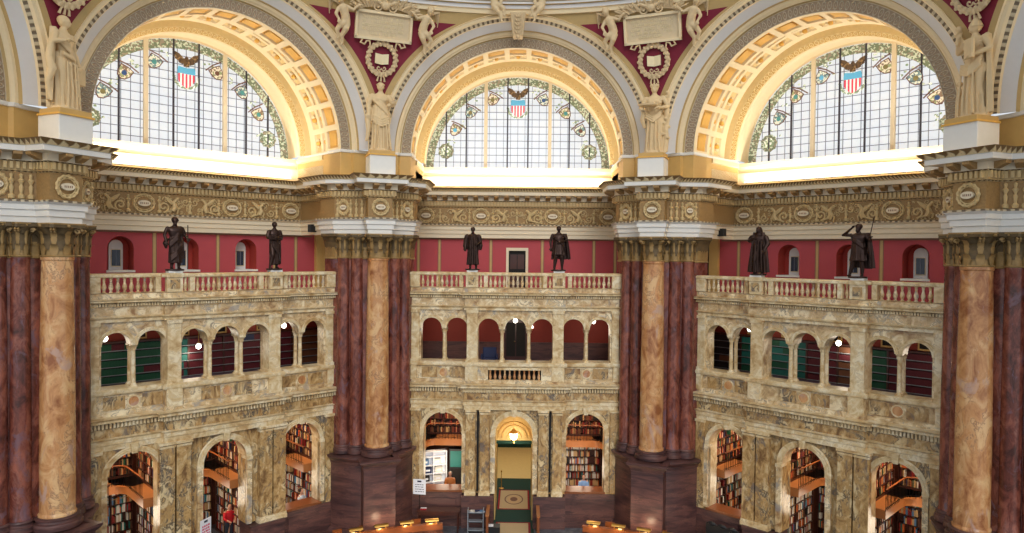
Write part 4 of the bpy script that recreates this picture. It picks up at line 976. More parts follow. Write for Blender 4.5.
# ------------------------------------------------------------------ lamps on the great cornice
for b in (-2,-1,0,1,2):
    R_ = empty('cornice_lamp_strip', bay(b,0,20.28,3.56)); tag(R_, 'lit lamp strip on top of the cornice below the %s lunette' % SIDE[b], 'lamp', 'cornice lamp strips')
    k = MB(); k.box(-4.6,4.6,-.06,.06,0,.05,'white'); k.build('housing', R_); k = MB(); k.tube([(-4.55,0,.08),(4.55,0,.08)], .025, 'cove', 8); k.build('tube', R_)
    area('cornice_light', bay(b,0,20.2,3.68).translation, (PI-.25,0,-PI/4*b), 9.2, .25, COVE, (1.0,.94,.82))
    area('cornice_light', bay(b,0,18.6,3.62).translation, (PI,0,-PI/4*b), 8.4, .6, COVE*.6, (1.0,.94,.82))
# ================================================================== SCULPTURE
def remesh(mb, name, vox, mat, smooth=3):
    me = mb.mesh(name+'_src', False); o = bpy.data.objects.new('tmp_src', me); col.objects.link(o)
    m_ = o.modifiers.new('r', 'REMESH'); m_.mode = 'VOXEL'; m_.voxel_size = vox; m_.use_smooth_shade = True
    m2 = o.modifiers.new('s', 'SMOOTH'); m2.factor = .5; m2.iterations = 1
    dg = bpy.context.evaluated_depsgraph_get(); dg.update(); out = bpy.data.meshes.new_from_object(o.evaluated_get(dg)); out.name = name
    bpy.data.objects.remove(o); bpy.data.meshes.remove(me)
    out.materials.clear(); out.materials.append(M[mat]); out.polygons.foreach_set('use_smooth', [True]*len(out.polygons)); out.polygons.foreach_set('material_index', [0]*len(out.polygons))
    return out
def loft(mb, secs, folds=0, amp=0, seg=40, a0=0, a1=2*PI, thick=None, ph=0, jag=0):
    """secs: (z, cx, cy, rx, ry) bottom to top; folds: pleats round the cloth"""
    vs = []; full = thick is None
    n = seg if full else seg+1
    def pt(sec, a, off=0):
        z, cx, cy, rx, ry = sec; f = 1+1.5*amp*math.sin(folds*a+ph+z*3)*(.6+.4*math.sin(2.3*a+1))+amp*.7*math.sin((folds*2+1)*a+z*2) if folds else 1
        return (cx+(rx*f+off)*math.cos(a), cy+(ry*f+off)*math.sin(a), z+(jag*math.sin(folds*a*.5+ph) if sec is secs[0] else 0))
    if full:
        for s_ in secs: vs += [pt(s_, 2*PI*i/seg) for i in range(seg)]
        fs = [(j*n+i, j*n+(i+1)%n, (j+1)*n+(i+1)%n, (j+1)*n+i) for j in range(len(secs)-1) for i in range(seg)]
        fs += [tuple(range(n))[::-1], tuple((len(secs)-1)*n+i for i in range(n))]
    else:
        for s_ in secs:
            vs += [pt(s_, a0+(a1-a0)*i/seg) for i in range(n)]+[pt(s_, a0+(a1-a0)*i/seg, -thick) for i in range(n)][::-1]
        w_ = 2*n; fs = [(j*w_+i, j*w_+(i+1)%w_, (j+1)*w_+(i+1)%w_, (j+1)*w_+i) for j in range(len(secs)-1) for i in range(w_)]
        fs += [tuple(range(w_))[::-1], tuple((len(secs)-1)*w_+i for i in range(w_))]
    mb.add(vs, fs, 'plaster')
def hand(mb, p, d, curl=.5, s=1.0, side=1):
    """palm at p, fingers along d"""
    p = Vector(p); d = Vector(d).normalized(); u = d.cross(Vector((0,0,1))); u = u.normalized() if u.length > .1 else Vector((1,0,0)); v = d.cross(u)
    mb.ball(tuple(p+d*.02*s), (.02*s,.017*s,.022*s), 'plaster', 8, 6)
    for i, L in enumerate((.034,.04,.037,.028)):
        b = p+d*.034*s+u*(i-1.5)*.0105*s; m_ = b+d*L*.55*s+v*curl*.01*s; e = m_+d*L*.4*s*(1-curl*.6)+v*curl*.022*s
        mb.tube([tuple(b),tuple(m_),tuple(e)], [.0062*s,.0058*s,.0048*s], 'plaster', 6)
    b = p+u*side*-.018*s+d*.008*s; mb.tube([tuple(b),tuple(b+u*side*-.014*s+d*.016*s),tuple(b+u*side*-.012*s+d*.032*s)], [.008*s,.007*s,.0055*s], 'plaster', 6)
def body(sp):
    """a standing figure one unit tall, facing -y"""
    mb = MB(); lean = sp.get('lean', 0); g = sp.get
    sway = g('sway', .012)
    # legs
    for sx, (kx, ky), (ax, ay) in zip((-1,1), g('knees', ((-.05,-.02),(.055,-.01))), g('ankles', ((-.05,.0),(.07,.02)))):
        mb.tube([(sx*.045+sway,0,.53),(sx*.05+sway,-.005,.45),(kx+sway,ky-.005,.285),(kx*.6+ax*.4+sway,ky*.5+ay*.5+.006,.2),(ax,ay,.05),(ax,ay-.005,.025)], [.062,.06,.04,.04,.024,.024], 'plaster', 12)
        mb.tube([(ax,ay+.02,.02),(ax,ay-.03,.02),(ax+(.01*sx),ay-.075,.012)], [.022,.024,.014], 'plaster', 8)
    # torso
    f = g('fem', 0); w_ = g('girth', 1.0)
    loft(mb, [(.46,sway,0,.085*w_,.062*w_),(.52,sway,0,.092*w_+.006*f,.066*w_),(.6,sway*.5,0,.07*w_-.004*f,.054*w_),(.68,0,-.004,.088*w_,.064*w_),(.74,0,-.006,.1*w_,.068*w_+.006*f),(.79,0,0,.105*w_,.056*w_),(.82,0,.004,.085,.042),(.84,0,.004,.045,.034),(.87,0,0,.03,.032)], seg=28)
    if f:
        for sx in (-1,1): mb.ball((sx*.042,-.055,.73), (.034,.03,.034), 'plaster', 10, 8)
    # head
    yaw = g('yaw', 0); tilt = g('tilt', 0); R_ = Matrix.Translation((0,-.008,.87)) @ Matrix.Rotation(yaw, 4, 'Z') @ Matrix.Rotation(tilt, 4, 'X')
    old = mb.T; mb.T = R_
    mb.tube([(0,0,-.03),(0,0,.03)], .028, 'plaster', 10)
    mb.ball((0,.004,.065), (.046,.056,.062), 'plaster', 16, 12); mb.ball((0,-.014,.04), (.036,.038,.042), 'plaster', 12, 8)
    mb.add([(-.009,-.05,.045),(.009,-.05,.045),(0,-.072,.047),(-.005,-.048,.075),(.005,-.048,.075)], [(0,1,2),(0,2,3),(1,4,2),(2,4,3),(0,3,4,1)], 'plaster')
    for sx in (-1,1): mb.ball((sx*.018,-.043,.068), (.009,.006,.005), 'plaster', 6, 4); mb.ball((sx*.047,.005,.058), (.006,.012,.016), 'plaster', 6, 4); mb.ball((sx*.018,-.047,.08), (.013,.006,.004), 'plaster', 6, 4)
    mb.ball((0,-.05,.026), (.014,.006,.005), 'plaster', 6, 4)
    h = g('hair', 'short')
    mb.ball((0,.014,.082), (.051,.056,.054), 'plaster', 14, 10)
    if h == 'curly':
        for i in range(26): a = i*2.4; t = i/26*1.4; mb.ball((.052*math.cos(a)*math.cos(t*.9),.016+.054*math.sin(a)*math.cos(t*.9)*1.0,.075+.058*math.sin(t)), .017, 'plaster', 6, 5)
    if h == 'bun': mb.ball((0,.07,.07), (.03,.028,.03), 'plaster', 10, 8); mb.torus((0,.01,.095), .05, .012, 'plaster', 'z', 18, 6)
    if h in ('beard','curly'): mb.ball((0,-.035,.008), (.03,.024,.034), 'plaster', 10, 8)
    if h == 'long': loft(mb, [(-.03,0,.03,.05,.04),(.03,0,.025,.056,.045),(.09,0,.015,.052,.052)], 9, .05, 24)
    if h == 'helmet': mb.lathe([(.058,.07),(.062,.08),(.052,.11),(.03,.15),(.012,.185),(.004,.2)], 'plaster', 16, (0,.008)); mb.torus((0,.008,.075), .056, .009, 'plaster', 'z', 20, 5)
    if h == 'wreath':
        mb.torus((0,.008,.1), .052, .014, 'plaster', 'z', 20, 6)
        for i in range(9): a = i*2*PI/9; mb.ball((.052*math.cos(a),.008+.055*math.sin(a),.122), (.014,.014,.02), 'plaster', 6, 5)
    if h == 'hood': loft(mb, [(-.05,0,.02,.075,.06),(0,0,.02,.066,.058),(.06,0,.02,.062,.06),(.11,0,.02,.045,.045),(.13,0,.02,.015,.015)], 7, .04, 24)
    mb.T = old
    # arms: shoulder -> elbow -> wrist
    for sx, key in ((-1,'armL'),(1,'armR')):
        el, wr = g(key); el = Vector(el); wr = Vector(wr); sh_ = Vector((sx*.108*w_,0,.795)); sl = g('sleeve', 0)
        mb.ball(tuple(sh_), (.036,.036,.036), 'plaster', 10, 8)
        mb.tube([tuple(sh_),tuple(sh_.lerp(el,.5)+Vector((sx*.004,0,0))),tuple(el)], [.034+sl,.032+sl,.026+sl*1.2], 'plaster', 10)
        mb.tube([tuple(el),tuple(el.lerp(wr,.35)),tuple(wr)], [.027+sl*1.2,.027+sl*.8,.017+sl*.5], 'plaster', 10); mb.ball(tuple(el), .027+sl, 'plaster', 8, 6)
        hand(mb, wr, wr-el, g('curl', .6), 1.25, sx)
    return mb
def skirt(mb, z0, z1, r0, r1, folds=11, amp=.09, cx=0, cy=0, ry=.75, ph=0):
    n = 8; loft(mb, [(z0+(z1-z0)*i/n, cx*(1-i/n)+.0, cy*(1-i/n), r0+(r1-r0)*(i/n)**.8, (r0+(r1-r0)*(i/n)**.8)*ry) for i in range(n+1)], folds, amp, 64, ph=ph, jag=.006)
def drape(mb, pts, r, n=3, gap=.02, dz=-.012):
    for k in range(n):
        o = Vector((0, -.004*k, 0)); mb.tube([tuple(Vector(p)+Vector((0,-.002*k,-gap*k))) for p in pts], r, 'plaster', 6)
def cape(mb, z0, z1, rx, ry, folds=8, a0=-.15*PI, a1=1.15*PI, cx=0, cy=.02, top=.1):
    n = 6; loft(mb, [(z0+(z1-z0)*i/n, cx, cy, rx+(top-rx)*(i/n)**1.2, ry+(top*.62-ry)*(i/n)**1.2) for i in range(n+1)], folds, .07, 40, a0, a1, thick=.022, jag=.01)
def statue(name, H, T, sp, dress, mat, label, cat, group, props=(), vox=.0075):
    mb = body(sp); dress(mb); mb.lathe([(.15,-.03),(.15,0.004)], 'plaster', 20, sx=1, sy=.8)
    k = MB(); FX = lambda z: FAT if z < .78 else FAT-(FAT-1.08)*min(1, (z-.78)/.08)
    k.v = [(x*H*FX(z), y*H*1.1, (z+.03)*H) for x, y, z in mb.v]; k.f = mb.f; k.m = mb.m; k.mats = mb.mats; k.uv = mb.uv
    o = bpy.data.objects.new(name, remesh(k, name, vox*H, mat)); col.objects.link(o); o.matrix_world = T; tag(o, label, cat, group)
    for pn, fn in props:
        q = MB(); fn(q); q.v = [(x*H*FAT, y*H*1.1, (z+.03)*H) for x, y, z in q.v]; q.build(pn, o)
    return o
W_, B_ = 'statue_white', 'bronze'; FAT = 1.17
ZW = 4.58; HW = 3.06
# white plaster figures above the piers
def d1(mb):
    skirt(mb, .0, .56, .125, .09, 12, .1, cx=.01); skirt(mb, .42, .66, .12, .085, 10, .07)
    drape(mb, [(-.1,-.03,.8),(-.02,-.075,.7),(.08,-.07,.6),(.12,-.02,.52)], .012, 4, .025); drape(mb, [(-.1,-.05,.5),(0,-.1,.44),(.1,-.06,.5)], .013, 4, .035)
    for x in (-.07,-.03,.02,.06,.09): mb.tube([(x,-.085,.42),(x*1.1,-.1,.2),(x*1.3,-.1,.0)], [.008,.013,.015], 'plaster', 6)
    mb.tube([(-.13,.0,.62),(-.16,.0,.45),(-.15,-.01,.3),(-.17,0,.12)], [.03,.04,.03,.02], 'plaster', 8)
statue('plaster_statue', HW, pier(1,0,16.2,ZW), dict(fem=1, hair='bun', armL=((-.15,.01,.66),(-.15,-.03,.52)), armR=((.15,.01,.68),(.1,-.1,.66)), sleeve=.006, curl=.8), d1, W_,
    'cream statue of a robed woman cradling an orb, above the left far pier', 'statue', 'cream statues above the piers', [('orb', lambda q: (q.ball((.13,-.13,.68), (.045,.045,.035), W_, 14, 9), q.lathe([(.05,.69),(.052,.7),(.03,.705)], W_, 14, (.13,-.13))))])
def d2(mb):
    skirt(mb, .0, .6, .115, .082, 11, .1); drape(mb, [(-.11,-.02,.79),(0,-.08,.72),(.1,-.03,.79)], .011, 3, .03); drape(mb, [(-.1,-.06,.58),(.0,-.09,.5),(.1,-.05,.6)], .013, 3, .035)
    for x in (-.06,-.02,.03,.07): mb.tube([(x,-.08,.45),(x*1.1,-.095,.2),(x*1.3,-.095,.0)], [.008,.013,.014], 'plaster', 6)
    mb.tube([(-.13,-.05,.6),(-.14,-.04,.48),(-.12,-.02,.36)], [.02,.035,.015], 'plaster', 8)
    mb.tube([(.13,.03,0),(.15,.03,.2),(.14,.02,.4),(.16,.0,.55),(.15,.03,.75),(.17,.04,.9)], [.04,.035,.03,.035,.025,.012], 'plaster', 8)
    for i in range(14): mb.ball((.15+.035*math.sin(i*2.1), .0+.03*math.cos(i*1.7), .15+i*.055), (.026,.022,.024), 'plaster', 7, 5)
statue('plaster_statue', HW, pier(2,0,16.2,ZW), dict(fem=1, hair='wreath', yaw=-.15, armL=((-.15,-.02,.66),(-.13,-.13,.63)), armR=((.17,.0,.66),(.08,-.12,.63)), curl=.4), d2, W_,
    'cream statue of a wreathed woman carrying a tray, above the right far pier', 'statue', 'cream statues above the piers', [('tray', lambda q: (q.lathe([(.02,.655),(.1,.66),(.11,.685),(.1,.685),(.09,.67)], W_, 20, (-.05,-.15), sx=1.2, sy=.7), [q.ball((-.05+.07*math.cos(i*1.3),-.15+.035*math.sin(i*1.3),.69), .022, W_, 7, 5) for i in range(8)]))])
def d0(mb):
    skirt(mb, .0, .6, .115, .08, 10, .1, cx=.01, ph=1); drape(mb, [(-.12,0,.82),(-.02,-.08,.7),(.09,-.05,.56)], .014, 5, .024); drape(mb, [(-.09,-.07,.58),(.02,-.09,.55),(.1,-.04,.57)], .014, 2, .02)
    for x in (-.05,0,.05,.08): mb.tube([(x,-.08,.5),(x*1.1,-.095,.2),(x*1.3,-.095,.0)], [.008,.014,.014], 'plaster', 6)
    cape(mb, .05, .84, .15, .08, 6, .62*PI, 1.12*PI, cx=-.03, cy=.0, top=.12)
    mb.tube([(-.15,0,.7),(-.19,0,.5),(-.17,-.02,.38),(-.2,0,.25),(-.17,0,.06)], [.03,.035,.045,.03,.02], 'plaster', 8)
statue('plaster_statue', HW, pier(0,0,16.2,ZW, .35), dict(hair='short', yaw=.5, tilt=.05, armL=((-.16,-.03,.68),(-.1,-.1,.7)), armR=((.15,.01,.65),(.17,-.04,.5)), sway=.015), d0, W_,
    'cream statue of a draped man with book, above nearest pier on the left', 'statue', 'cream statues above the piers', [('book', lambda q: q.bbox(.13,.24,-.06,-.02,.3,.48,W_,.01))])
def d3(mb):
    skirt(mb, .0, .6, .12, .085, 12, .11, ph=2); skirt(mb, .46, .68, .115, .085, 9, .06); drape(mb, [(-.1,-.02,.79),(0,-.08,.7),(.1,-.03,.79)], .012, 3, .03); drape(mb, [(-.08,-.08,.55),(.04,-.1,.5),(.13,-.04,.6)], .015, 4, .03)
    for x in (-.07,-.02,.03,.08): mb.tube([(x,-.085,.45),(x*1.1,-.1,.2),(x*1.3,-.1,.0)], [.008,.014,.015], 'plaster', 6)
    cape(mb, .0, .84, .16, .09, 7, -.1*PI, .6*PI, cx=.02, cy=.02, top=.12)
    mb.tube([(-.15,-.03,.0),(-.15,-.03,.2),(-.14,-.03,.32)], [.04,.035,.03], 'plaster', 8); mb.ball((-.14,-.04,.37), .03, 'plaster', 10, 8); mb.tube([(-.14,-.03,.3),(-.11,-.08,.24)], [.018,.012], 'plaster', 6)
statue('plaster_statue', HW, pier(3,0,16.2,ZW, -.3), dict(fem=1, hair='helmet', yaw=-.2, armL=((-.19,-.02,.72),(-.14,-.06,.86)), armR=((.17,.01,.67),(.1,-.1,.62)), girth=1.05), d3, W_,
    'cream statue in a pointed helmet, above the nearest pier on the right', 'statue', 'cream statues above the piers', [('tablet', lambda q: q.bbox(.03,.14,-.15,-.11,.58,.78,W_,.01)), ('torch', lambda q: (q.tube([(-.14,-.08,.78),(-.13,-.07,.93)], [.012,.02], W_, 8), q.ball((-.13,-.07,.96), (.03,.03,.035), W_, 8, 6)))])
# bronze figures on the balustrades
ZB = -.78; HB = 2.02
def bz(b, s, sp, dress, label, props=(), rz=0, H=HB): return statue('bronze_statue', H, bay(b, s, 16.78, ZB, rz), sp, dress, B_, label, 'statue', 'bronze statues on the balustrades', props, .0085)
def e1(mb):
    skirt(mb, .12, .62, .105, .085, 9, .08, cx=.01); drape(mb, [(.11,-.02,.82),(.02,-.08,.66),(-.1,-.05,.52)], .014, 4, .03); drape(mb, [(.1,-.06,.5),(0,-.1,.36),(-.09,-.06,.26)], .013, 4, .035)
    mb.tube([(-.12,-.01,.6),(-.16,-.02,.5),(-.14,-.02,.4)], [.03,.04,.02], 'plaster', 8); cape(mb, .2, .84, .14, .08, 6, -.15*PI, .5*PI, cx=.01, cy=.01)
bz(-1,-2.06, dict(hair='curly', yaw=-.2, armL=((-.16,.0,.66),(-.15,-.06,.53)), armR=((.16,.0,.66),(.17,-.08,.6)), girth=1.08), e1, 'bronze statue of a bushy-haired draped man with staff, left bay balustrade', [('staff', lambda q: q.tube([(.175,-.1,.0),(.175,-.1,.86)], .009, B_, 7))])
def e2(mb):
    skirt(mb, .08, .6, .085, .078, 9, .09, cx=.02); drape(mb, [(-.1,-.05,.7),(0,-.09,.66),(.1,-.05,.7)], .013, 3, .025); drape(mb, [(-.06,-.07,.55),(.03,-.09,.4),(.08,-.05,.2)], .012, 3, .035)
    cape(mb, .1, .82, .11, .07, 6, 0, PI, cx=.02, cy=.01)
bz(-1,2.04, dict(hair='short', yaw=-.35, armL=((-.14,-.03,.66),(-.08,-.12,.64)), armR=((.13,0,.64),(.0,-.12,.66)), knees=((-.06,-.04),(.05,0)), ankles=((-.09,-.02),(.05,.02)), sleeve=.008, girth=.95), e2, 'slim bronze statue with folded forearms and draped legs on the left bay balustrade', [('tablet', lambda q: q.bbox(-.17,-.06,-.15,-.12,.62,.7,B_,.01))])
def e3(mb):
    skirt(mb, .1, .62, .12, .095, 10, .07); skirt(mb, .5, .82, .11, .1, 8, .05)
    for sx in (-1,1): mb.tube([(sx*.03,-.08,.8),(sx*.035,-.1,.5),(sx*.045,-.1,.12)], [.014,.018,.02], 'plaster', 6); mb.tube([(sx*.14,0,.7),(sx*.16,0,.55),(sx*.15,0,.45)], [.04,.045,.03], 'plaster', 8)
bz(0,-2.07, dict(hair='beard', armL=((-.15,.01,.64),(-.15,-.03,.5)), armR=((.15,.01,.64),(.1,-.1,.6)), sleeve=.014, girth=1.12), e3, 'bronze statue of a bearded man in a floor-length coat, left of the middle bay door')
def e4(mb):
    skirt(mb, .34, .66, .125, .085, 11, .09); cape(mb, .24, .83, .19, .1, 8, -.12*PI, .95*PI, cx=.03, cy=.02, top=.12); drape(mb, [(-.1,-.03,.8),(0,-.08,.7),(.1,-.05,.6)], .012, 3, .03)
bz(0,2.05, dict(hair='short', yaw=.1, armL=((-.16,0,.65),(-.15,-.02,.5)), armR=((.16,0,.67),(.02,-.12,.63)), knees=((-.07,-.02),(.05,-.02)), ankles=((-.08,0),(.07,.0)), girth=1.1), e4, 'bronze statue in a knee-length tunic and cape, middle bay balustrade', H=2.1)
def e5(mb):
    skirt(mb, .03, .66, .13, .1, 10, .09); cape(mb, .03, .88, .19, .11, 8, -.25*PI, 1.25*PI, cx=.0, cy=.0, top=.11); drape(mb, [(-.1,-.05,.8),(-.02,-.1,.6),(.0,-.1,.3)], .016, 3, .02)
    for x in (-.08,-.03,.03,.09): mb.tube([(x,-.09,.7),(x*1.1,-.11,.35),(x*1.2,-.11,.03)], [.014,.018,.016], 'plaster', 6)
bz(1,-2.02, dict(hair='hood', tilt=.15, armL=((-.17,-.02,.7),(-.06,-.12,.74)), armR=((.17,0,.64),(.14,-.08,.5)), sleeve=.014, girth=1.15), e5, 'bronze statue heavily hooded and cloaked to the ground on the right bay balustrade')
def e6(mb):
    skirt(mb, .3, .68, .13, .09, 11, .08); cape(mb, .16, .84, .19, .1, 8, -.2*PI, .75*PI, cx=.05, cy=.02, top=.12); drape(mb, [(-.08,-.06,.78),(0,-.08,.7),(.1,-.05,.6)], .012, 3, .03)
bz(1,2.04, dict(hair='curly', yaw=-.3, armL=((-.24,-.02,.8),(-.07,-.09,.94)), armR=((.16,0,.68),(.2,-.08,.74)), knees=((-.08,-.03),(.05,0)), ankles=((-.12,-.02),(.06,.02)), girth=1.15), e6, 'bronze statue shading his eyes and holding a spear, right bay balustrade', [('spear', lambda q: (q.tube([(.17,-.1,.45),(.205,-.1,.74),(.26,-.1,1.08)], .008, B_, 6), q.tube([(.26,-.1,1.08),(.275,-.1,1.15)], [.014,.002], B_, 6)))])
# ================================================================== PENDENTIVE ORNAMENT
def putto(T, H, label, flip=1, wings=True, stand=False):
    mb = MB(); P = 'plaster'
    if not stand:   # reclining sideways against the tablet, seen from the front
        mb.tube([(0,0,.02),(.02*flip,-.02,.2),(.0,-.03,.42)], [.13,.12,.11], P, 12); mb.ball((.0,-.03,.42), (.14,.1,.08), P, 12, 8); mb.ball((-.02*flip,-.06,.63), (.09,.1,.11), P, 12, 10); mb.ball((-.02*flip,-.04,.68), (.1,.1,.09), P, 10, 8)
        mb.ball((-.02*flip,-.16,.62), (.018,.02,.02), P, 6, 4); mb.tube([(0,-.03,.45),(0,-.04,.56)], .05, P, 8)
        mb.tube([(.03*flip,-.02,.04),(-.16*flip,-.1,.0),(-.3*flip,-.1,-.12),(-.3*flip,-.08,-.3)], [.1,.085,.065,.04], P, 10); mb.tube([(.03*flip,-.02,.0),(-.06*flip,-.1,-.14),(-.2*flip,-.06,-.3),(-.22*flip,-.05,-.48)], [.1,.085,.06,.04], P, 10)
        for x, z in ((-.3,-.32),(-.22,-.5)): mb.tube([(x*flip,-.08,z),((x-.08)*flip,-.12,z-.03)], [.035,.025], P, 8)
        mb.tube([(.12*flip,-.03,.4),(.26*flip,-.08,.3),(.38*flip,-.1,.38)], [.06,.05,.035], P, 8); mb.tube([(-.12*flip,-.03,.4),(-.24*flip,-.1,.28),(-.2*flip,-.16,.14)], [.06,.05,.035], P, 8)
        T2 = mb.T; hand(mb, (.38*flip,-.1,.38), (flip,-.1,.3), .5, 2.4, flip); hand(mb, (-.2*flip,-.16,.14), (.1*flip,-.2,-1), .5, 2.4, -flip)
    o = bpy.data.objects.new('stucco_cherub', None)
    k = MB(); k.v = [(x*H, y*H, z*H) for x, y, z in mb.v]; k.f = mb.f; k.m = mb.m; k.mats = mb.mats
    o = bpy.data.objects.new('stucco_cherub', remesh(k, 'stucco_cherub', .022*H, 'stucco', 2)); col.objects.link(o); o.matrix_world = T; tag(o, label, 'sculpture', 'stucco cherubs')
    if wings:
        q = MB()
        for i in range(6): q.tube([(.06*flip*H,.06*H,.42*H),((.12+.07*i)*flip*H*-.6,.1*H,(.6+.02*i)*H),((.16+.09*i)*flip*H*-.6,.09*H,(.75-.09*i)*H)], [.03*H,.04*H,.012*H], 'stucco', 6)
        q.build('wing', o)
    return o
M['tablet'] = plain('gilt_bronze_tablet_stucco', (212,192,156), .5, vary=.12, scale=9)
M['letter'] = plain('raised_gilt_lettering', (236,220,178), .5)
for p in range(4):
    # frame tangent to the sphere at the tablet: lean towards the room with height
    def fr(z, inn=.0, t=0):
        phi = t/16; x, y, zz = sph(phi, z, inn); tilt = math.asin((z-CZ)/SR)
        return pier(p) @ Matrix.Translation((x, y, z)) @ Matrix.Rotation(-phi, 4, 'Z') @ Matrix.Rotation(tilt*.9, 4, 'X')
    nm = PN[p]
    R_ = empty('inscription_tablet', fr(10.08, .12)); tag(R_, 'framed stucco inscription tablet in the crimson spandrel above the %s' % nm, 'tablet', 'spandrel tablets')
    k = MB(); k.bbox(-1.17,1.17,-.06,.2,-.52,.52,'tablet'); k.build('panel', R_)
    k = MB(); [k.bbox(*a,'olive' if False else 'plaster',.02) for a in ((-1.27,1.27,-.16,.2,.5,.62),(-1.27,1.27,-.16,.2,-.62,-.5),(-1.27,-1.15,-.16,.2,-.6,.6),(1.15,1.27,-.16,.2,-.6,.6))]; k.build('frame', R_)
    k = MB(); random.seed(40+p)
    for j in range(5):
        z = .34-j*.17; wd = .95 if j < 4 else .6; x = -wd
        while x < wd-.1:
            if random.random() < .16: x += .07; continue
            st = random.choice((0,1,2,3)); k.box(x,x+.014,-.085,-.05,z-.055,z+.055,'letter')
            if st in (0,1): k.box(x+.045,x+.06,-.085,-.05,z-.055,z+.055,'letter')
            if st in (1,2): k.box(x,x+.06,-.085,-.05,z+.041,z+.055,'letter')
            if st in (2,3): k.box(x,x+.06,-.085,-.05,z-.055,z-.041,'letter')
            if st == 0: k.box(x,x+.06,-.085,-.05,z-.007,z+.007,'letter')
            x += .088
    k.build('lettering', R_)
    k = MB()
    for i in range(46):        # trophy of leaves and scrolls on top of the tablet
        a = PI*i/45; k.tube([(-1.1*math.cos(a),-.1,.62+.2*math.sin(a)),(-1.5*math.cos(a)+random.uniform(-.15,.15),-.2-random.uniform(0,.15),.72+.5*math.sin(a)+random.uniform(-.08,.1))], [.08,.03], 'stucco', 5)
    k.tube(spiral(.35,.8,.2,1.3,1,PI,-.15), .04, 'stucco', 6); k.tube(spiral(-.35,.8,.2,1.3,-1,PI,-.15), .04, 'stucco', 6)
    k.ball((0,-.2,.86), (.2,.14,.18), 'stucco', 12, 8); k.tube([(0,-.2,.95),(0,-.22,1.15)], [.08,.05], 'stucco', 8)
    for sx in (-1,1): k.tube([(sx*.1,-.15,.9),(sx*.45,-.2,1.05),(sx*.9,-.18,.92)], [.1,.09,.02], 'stucco', 8)
    k.build('crest', R_)
    for sx in (-1,1):
        k = MB(); k.tube([(sx*.9,-.08,-.6),(sx*1.0,-.12,-.78),(sx*.82,-.12,-.84),(sx*.74,-.1,-.7),(sx*.6,-.1,-.66),(sx*.56,-.1,-.86),(sx*.66,-.1,-.98)], [.04,.05,.045,.045,.045,.04,.02], 'stucco', 6); k.build('ribbon', R_)
    R_ = empty('laurel_wreath', fr(8.74, .1)); tag(R_, 'stucco laurel wreath round an open book, hung over the %s' % nm, 'wreath', 'spandrel wreaths')
    k = MB(); k.torus((0,-.02,0), .62, .1, 'stucco', seg=48, ts=8, sz=1.08)
    for i in range(40):
        a = 2*PI*i/40; c_, s_ = math.cos(a), math.sin(a); k.ball((c_*(.62+.07*(-1)**i), -.1, s_*(.67+.07*(-1)**i)), (.07,.05,.07), 'stucco', 6, 4)
    k.build('leaves', R_)
    k = MB(); k.add([(-.3,-.08,-.2),(0,-.02,-.24),(0,-.02,.2),(-.3,-.08,.24),(-.3,.05,-.2),(0,.05,-.24),(0,.05,.2),(-.3,.05,.24)], [(0,1,2,3),(0,4,5,1),(3,2,6,7),(0,3,7,4)], 'letter')
    k.add([(.3,-.08,-.2),(0,-.02,-.24),(0,-.02,.2),(.3,-.08,.24),(.3,.05,-.2),(0,.05,-.24),(0,.05,.2),(.3,.05,.24)], [(1,0,3,2),(1,5,4,0),(2,3,7,6),(3,0,4,7)], 'letter'); k.build('open_book', R_)
    k = MB(); k.tube(spiral(.12,-.4,.12,1,1,PI,-.05), .03, 'stucco', 6); k.tube(spiral(-.12,-.4,.12,1,-1,PI,-.05), .03, 'stucco', 6)
    for x in (-.14,0,.14): kk = MB(); kk.tube([(x*.6,-.05,-.72),(x,-.08,-.82),(x*1.2,-.06,-.98)], [.04,.035,.05], 'stucco', 6); kk.build('tassel', R_)
    k.build('scrollwork', R_)
    for sx in (-1,1):
        putto(fr(9.95, .3, sx*1.75) @ Matrix.Rotation(sx*.3, 4, 'Y'), 1.6, 'stucco winged cherub at the %s edge of the tablet, %s' % (('left','right')[sx > 0], nm), flip=-sx)
# ---- keystone and cherubs at the crown of the middle arch
R_ = empty('keystone_console', bay(0,0,15.4,10.35)); tag(R_, 'carved leaf keystone at the crown of the middle arch', 'keystone')
k = MB(); k.add([(-.22,-.1,-.35),(.22,-.1,-.35),(.34,-.35,.62),(-.34,-.35,.62),(-.22,.5,-.35),(.22,.5,-.35),(.34,.5,.62),(-.34,.5,.62)], [(0,1,2,3),(0,3,7,4),(1,5,6,2),(0,4,5,1),(3,2,6,7)], 'stucco'); k.build('block', R_)
k = MB()
for sx in (-1,1): k.tube([(sx*.2,-.12,-.35),(sx*.31,-.38,.6)], .05, 'stucco', 8)
for j in range(5):
    for sx in (-1,0,1): k.tube([(sx*.06,-.14-j*.045,-.25+j*.17),(sx*.14,-.2-j*.045,-.16+j*.17)], [.05,.02], 'stucco', 6)
k.ball((0,-.1,-.42), (.09,.08,.1), 'stucco', 8, 6); k.build('acanthus', R_)
for sx in (-1,1):
    putto(bay(0, sx*1.05, 14.8, 11.15), 1.4, 'stucco cherub seated %s of the keystone over the middle arch' % ('left','right')[sx > 0], flip=-sx if False else sx, wings=False)
